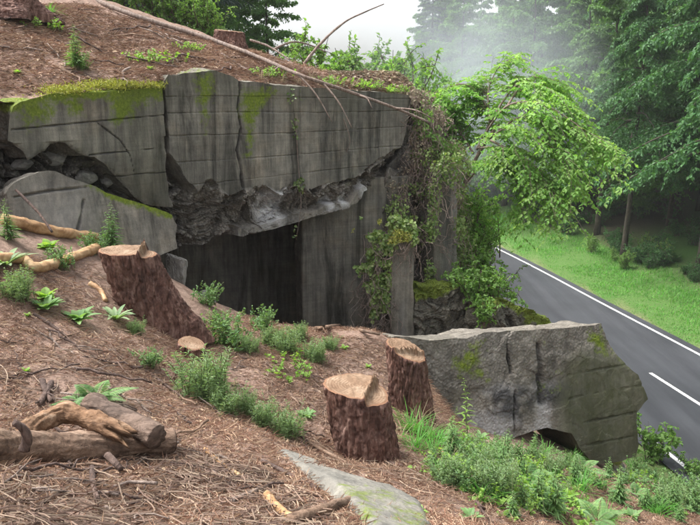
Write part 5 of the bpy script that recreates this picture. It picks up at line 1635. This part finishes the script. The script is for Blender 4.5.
def spruce_tree(h, r, Lmax, name='spruce_tree'):
    root = thing(name, (0, 0, -80), 'prototype', 'tree'); PROTO.append(root)
    tr = MB(); k = 10; t = np.linspace(0, 1, k)
    tube(tr, np.stack([0 * t, 0 * t, h * t - .4], -1), r * (1 - .93 * t), 10, .04)
    tr.build('trunk', M['trunk'], root, True)
    nw = int(h / .42); lf = MB()
    zz = np.repeat(np.linspace(.12 * h, .985 * h, nw), 8); n = len(zz)
    az = rng.uniform(0, 2 * np.pi, n); f = zz / h
    L = (Lmax * (1 - f) ** .9 + .15) * rng.uniform(.7, 1.15, n)
    kk = 6; tt = np.linspace(0, 1, kk)
    path = np.stack([np.cos(az)[:, None] * L[:, None] * tt, np.sin(az)[:, None] * L[:, None] * tt, zz[:, None] + L[:, None] * (-.42 * tt + .2 * tt ** 2)], -1)
    per = 34; ts = rng.uniform(.1, 1, (n, per))
    b, d = along(path, ts); sd = unit(np.cross(d, np.array([0, 0, 1.0]))) * np.where(rng.random((n, per)) < .5, -1, 1)[..., None]
    dr = unit(sd * .7 + d * .7 + rng.normal(size=d.shape) * .15 + np.array([0, 0, -.5]))
    b = b.reshape(-1, 3); dr = dr.reshape(-1, 3); c = len(b)
    leaves(lf, b, dr, np.array([0, 0, 1.0]) + .4 * rng.normal(size=(c, 3)), np.repeat(L, per) * .16 + .16, .10, .1, 'kite')
    lf.build('crown', M['spruce'], root)
    return root

tA = layered_tree(19, .24, 5.2, 56, 5.0, .20, 'forest', seed=1)
tB = layered_tree(18, .20, 6.6, 50, 4.6, .19, 'forest', seed=2, droop=.75, up=.3)
tC = layered_tree(15, .16, 1.8, 54, 4.4, .19, 'forest2', seed=3, droop=.35, up=.45)
tS = spruce_tree(22, .25, 3.6)

def plant_tree(pr, x, y, rz, s_, label, group=None, surf=G):
    if surf is G and y > 45 and 350 + FPX * x / y < 404: return None      # open sky here
    z = float(surf(np.array([x]), np.array([y]))[0])
    return dup(pr, (x, y, z), rz, s_, label, group)
def side_point(Y, off):
    i = np.argmin(np.abs(FARS[:, 1] - Y)); return FARS[i] + FNRM[i] * off
# front row across the road
front = [(tB, 17.5, 7.0, .95), (tA, 21.5, 8.5, 1.0), (tB, 26, 5.6, 1.0), (tA, 31, 6.4, 1.0), (tB, 35, 4.9, .8), (tC, 40, 6.5, 1.15), (tC, 46, 5.5, 1.15), (tC, 50, 7, 1.2), (tC, 54, 6, 1.1), (tA, 58, 5, 1.0), (tC, 61, 6.5, 1.1)]
for i, (pr, Y, off, s_) in enumerate(front):
    q = side_point(Y, off); plant_tree(pr, q[0], q[1], rng.uniform(0, 6.28), s_, 'dark layered tree at the forest edge behind the grass verge', 'trees along the forest edge')
# deeper rows
rows = 0
for off in (10.5, 14.5, 19, 24, 30):
    for Y in np.arange(12, 68, 3.6 + off * .03):
        q = side_point(np.clip(Y + rng.uniform(-1.4, 1.4), 6, 69), off + rng.uniform(-1.5, 1.5))
        pr = (tA, tB, tB, tC)[rng.integers(4)] if Y < 36 else (tC, tC, tA)[rng.integers(3)]
        plant_tree(pr, q[0], q[1], rng.uniform(0, 6.28), rng.uniform(.85, 1.2), 'dark forest tree standing deep behind the edge row', 'trees deep in the forest')
# pale hazy trees where the road bends
for i, (x, y, s_, pr) in enumerate([(7.5, 66, 1.0, tS), (4.5, 70, 1.1, tS), (10, 72, 1.05, tS), (12.5, 64, .9, tC), (16, 60, 1.1, tC)]):
    plant_tree(pr, x, y, i * 1.7, s_, 'tall hazy spruce beyond the bend of the road' if pr is tS else 'hazy broad tree beyond the bend of the road', 'spruces beyond the bend' if pr is tS else 'broad trees beyond the bend')
for i, (px, Y, s_, pr) in enumerate([(100, 21, .62, tS), (140, 23, .60, tA), (172, 21, .62, tS), (200, 24, .55, tC), (60, 24, .7, tS), (20, 26, .7, tA), (-30, 22, .8, tS), (215, 27, .6, tC), (160, 28, .7, tA), (120, 29, .75, tA), (80, 30, .8, tA), (185, 30, .7, tC)]):
    q = P(px, 40, Y); plant_tree(pr, q[0], Y, i * 2.1, s_, 'dark spruce behind the ridge above the bunker' if pr is tS else 'leafy tree behind the ridge above the bunker', 'spruces behind the ridge' if pr is tS else 'leafy trees behind the ridge', MH)
for px, py in [(120, 16), (150, 24), (175, 30), (198, 36), (212, 42), (90, 6)]:
    q = P(px, py + 22, 13.5); q[2] = float(MH(np.array([q[0]]), np.array([q[1]]))[0])
    put(pr_bigshrub, q, None, 'green shrub just behind the needle ridge beside the long trunk', rng.uniform(.5, .8), MH, 'shrubs behind the ridge')
q = P(258, 40, 24); plant_tree(tC, q[0] + .3, 24, .4, .42, 'small airy tree against the sky beside the ridge stump', None, MH)

# undergrowth at the forest edge
pr_dark = shrub(1.8, 'forest', 14, .13, .085, 'undergrowth_shrub', per=13, twl=.3, lean=.9, spread=.2)
for i in range(110):
    Y = rng.uniform(14, 58); q = side_point(Y, 5.0 + 6 * rng.random() ** 1.6)
    put(pr_dark, np.array([q[0], q[1], float(G(np.array([q[0]]), np.array([q[1]]))[0])]), None, 'dark bushy undergrowth below the forest trees', rng.uniform(.3, .75), G, 'dark undergrowth under the forest trees')
for i in range(16):
    Y = rng.uniform(18, 48); q = side_point(Y, rng.uniform(3.9, 6.4))
    put(pr_under if False else pr_bigshrub, np.array([q[0], q[1], float(G(np.array([q[0]]), np.array([q[1]]))[0])]), None, 'dark green undergrowth shrub between verge and forest trunks', rng.uniform(.35, .7), G, 'undergrowth shrubs at the forest edge')

# ------------------------------------------------------------------ bright overhanging tree behind the end wall
def bright_tree():
    b0 = P(470, 262, 13.2); b0[2] = float(G(np.array([b0[0]]), np.array([b0[1]]))[0])
    root = thing('beech_tree', b0, 'bright green young beech leaning out over the road behind the end wall', 'tree')
    st = MB(); lf = MB()
    stem = np.array([b0 - [0, 0, .3], P(461, 215, 12.9), P(466, 180, 12.7), P(482, 148, 12.5), P(500, 122, 12.4)])
    sp = smooth_path(stem, 24); tube(st, sp - b0, np.linspace(.055, .03, len(sp)), 9, .1, 3)
    st2 = np.array([P(458, 205, 12.9), P(466, 184, 12.6), P(477, 170, 12.3)]); sp = smooth_path(st2, 10); tube(st, sp - b0, np.linspace(.03, .018, len(sp)), 7, .1, 5)
    G_ = [[(490, 138, 12.5), (520, 106, 12.0), (560, 104, 11.6), (600, 124, 11.4), (634, 146, 11.3)],
          [(500, 122, 12.4), (530, 86, 12.3), (560, 86, 12.0), (590, 104, 11.9), (616, 122, 11.8)],
          [(485, 148, 12.4), (520, 128, 11.8), (560, 140, 11.4), (590, 168, 11.2), (600, 200, 11.1)],
          [(485, 148, 12.4), (520, 148, 11.8), (552, 172, 11.4), (572, 205, 11.2), (566, 236, 11.2)],
          [(482, 150, 12.5), (500, 118, 12.6), (482, 92, 12.8), (458, 84, 13), (436, 98, 13)],
          [(470, 178, 12.7), (500, 164, 12.0), (526, 186, 11.8), (538, 212, 11.7), (530, 232, 11.7)],
          [(500, 122, 12.4), (498, 90, 12.8), (512, 66, 12.8), (530, 62, 12.7)],
          [(478, 155, 12.6), (456, 128, 13), (438, 122, 13.2)],
          [(530, 104, 12.0), (560, 122, 11.7), (584, 150, 11.5), (596, 166, 11.4)],
          [(510, 130, 12.2), (540, 116, 11.9), (580, 120, 11.7), (612, 140, 11.6)],
          [(500, 140, 12.3), (530, 156, 11.6), (556, 190, 11.3), (580, 214, 11.1)],
          [(505, 110, 12.6), (470, 104, 13.0), (448, 112, 13.3)],
          [(520, 106, 12.0), (545, 78, 12.4), (575, 84, 12.6)]]
    G_ = [[(490 + (x - 500) * .86 if x > 500 else x - 10 * max(0, (x - 460) / 40), 150 + (y - 150) * .74 if y > 150 else y, Y) for x, y, Y in g] for g in G_]
    for g in G_:
        p = smooth_path(np.array([P(*q) for q in g]), 30)
        tube(st, p - b0, np.linspace(.022, .005, len(p)), 6, .1, 4)
        m = 34
        tp_, td_ = along(p[None], rng.uniform(.12, 1, (1, m))); tp_ = tp_[0]; td_ = td_[0]
        sd_ = unit(np.cross(td_, np.array([0, 0, 1.0]))) * np.where(rng.random(m) < .5, -1, 1)[:, None]
        dr = unit(td_ * .8 + sd_ * .7 + rng.normal(size=(m, 3)) * .22)
        tl = rng.uniform(.25, .8, m); k = 6; t5 = np.linspace(0, 1, k)
        tw = tp_[:, None] + dr[:, None] * (tl[:, None] * t5)[..., None] - np.array([0, 0, 1.0]) * (.28 * tl[:, None] * t5 ** 2)[..., None]
        tubes(st, tw - b0, np.linspace(.005, .0015, k)[None] * np.ones((m, 1)), 3)
        # side shoots in a flat plane, then two rows of leaves on each
        ns = 7
        b1, d1 = along(tw, np.linspace(.15, .98, ns)[None] + 0 * tl[:, None])
        s1 = unit(np.cross(d1, np.array([0, 0, 1.0]))) * np.where(np.arange(ns) % 2 == 0, 1, -1)[None, :, None]
        dd = unit(d1 * .7 + s1 * .9 + rng.normal(size=d1.shape) * .15)
        l1 = rng.uniform(.10, .24, (m, ns)); k2 = 4; t2 = np.linspace(0, 1, k2)
        sh = (b1[:, :, None] + dd[:, :, None] * (l1[..., None] * t2)[..., None] - np.array([0, 0, 1.0]) * (.25 * l1[..., None] * t2 ** 2)[..., None]).reshape(-1, k2, 3)
        tubes(st, sh - b0, np.linspace(.002, .001, k2)[None] * np.ones((len(sh), 1)), 3)
        nl = 6
        lp, ld = along(sh, np.linspace(.15, .99, nl)[None] + rng.normal(size=(len(sh), nl)) * .04)
        ls = unit(np.cross(ld, np.array([0, 0, 1.0]))) * np.where(np.arange(nl) % 2 == 0, 1, -1)[None, :, None]
        lp = lp.reshape(-1, 3); c = len(lp)
        ldr = unit((ld * .7 + ls * .8).reshape(-1, 3) + rng.normal(size=(c, 3)) * .22 + np.array([0, 0, -.22]))
        hue = np.repeat(rng.random(m), ns * nl) * .6 + rng.random(c) * .4
        leaves(lf, lp - b0, ldr, np.array([0, 0, 1.0]) + .35 * rng.normal(size=(c, 3)), .072 * rng.uniform(.55, 1.3, c), .050 * rng.uniform(.7, 1.2, c), .15, 'ov', hue)
    st.build('trunk', M['deadwood'], root, True); lf.build('crown', M['beech'], root)
bright_tree()

# ------------------------------------------------------------------ air
def box_mesh(name, lo, hi, mat):
    x0, y0, z0 = lo; x1, y1, z1 = hi
    V = np.array([(x0, y0, z0), (x1, y0, z0), (x1, y1, z0), (x0, y1, z0), (x0, y0, z1), (x1, y0, z1), (x1, y1, z1), (x0, y1, z1)])
    F = np.array([(0, 3, 2, 1), (4, 5, 6, 7), (0, 1, 5, 4), (1, 2, 6, 5), (2, 3, 7, 6), (3, 0, 4, 7)])
    mb = MB(); mb.add(V, [F]); return mb.build(name, mat)
t = NT('haze'); pv = t.n('ShaderNodeVolumePrincipled')
pv.inputs['Color'].default_value = (.93, .96, 1.0, 1); pv.inputs['Density'].default_value = HAZE; pv.inputs['Anisotropy'].default_value = .3
t.l(pv.outputs[0], t.out.inputs['Volume'])
hz = box_mesh('haze', (-140, -70, -12), (145, 170, 60), t.m); tag(hz, 'thin pale mist filling the air over the road and forest', 'haze', None, 'stuff')

t = NT('smoke'); pv = t.n('ShaderNodeVolumePrincipled'); pv.inputs['Color'].default_value = (.86, .93, 1.0, 1); pv.inputs['Anisotropy'].default_value = .3
co = t.n('ShaderNodeTexCoord'); ln = t.n('ShaderNodeVectorMath', operation='LENGTH'); t.l(co.outputs['Object'], ln.inputs[0])
fall = t.math('SUBTRACT', 1.0, ln.outputs['Value'], True)
nz = t.noise(co.outputs['Object'], 1.6, 3, .55)
dn = t.math('MULTIPLY', t.math('MULTIPLY', fall, t.ramp(nz, [(.35, (.15, .15, .15)), (.7, (1, 1, 1))])), SMOKE)
t.l(dn, pv.inputs['Density']); t.l(pv.outputs[0], t.out.inputs['Volume'])
import bmesh
bm = bmesh.new(); bmesh.ops.create_icosphere(bm, subdivisions=3, radius=1); me = bpy.data.meshes.new('smoke'); bm.to_mesh(me); bm.free(); me.materials.append(t.m)
sm = link('smoke', me); q = P(452, 84, 16.5); sm.location = [float(v) for v in q]; sm.scale = (3.6, 4.4, 3.1)
tag(sm, 'drifting patch of white mist before the forest behind the bunker', 'mist', None, 'stuff')

# ------------------------------------------------------------------ remove the templates that were copied
for r in PROTO:
    for c in list(r.children): bpy.data.objects.remove(c)
    bpy.data.objects.remove(r)
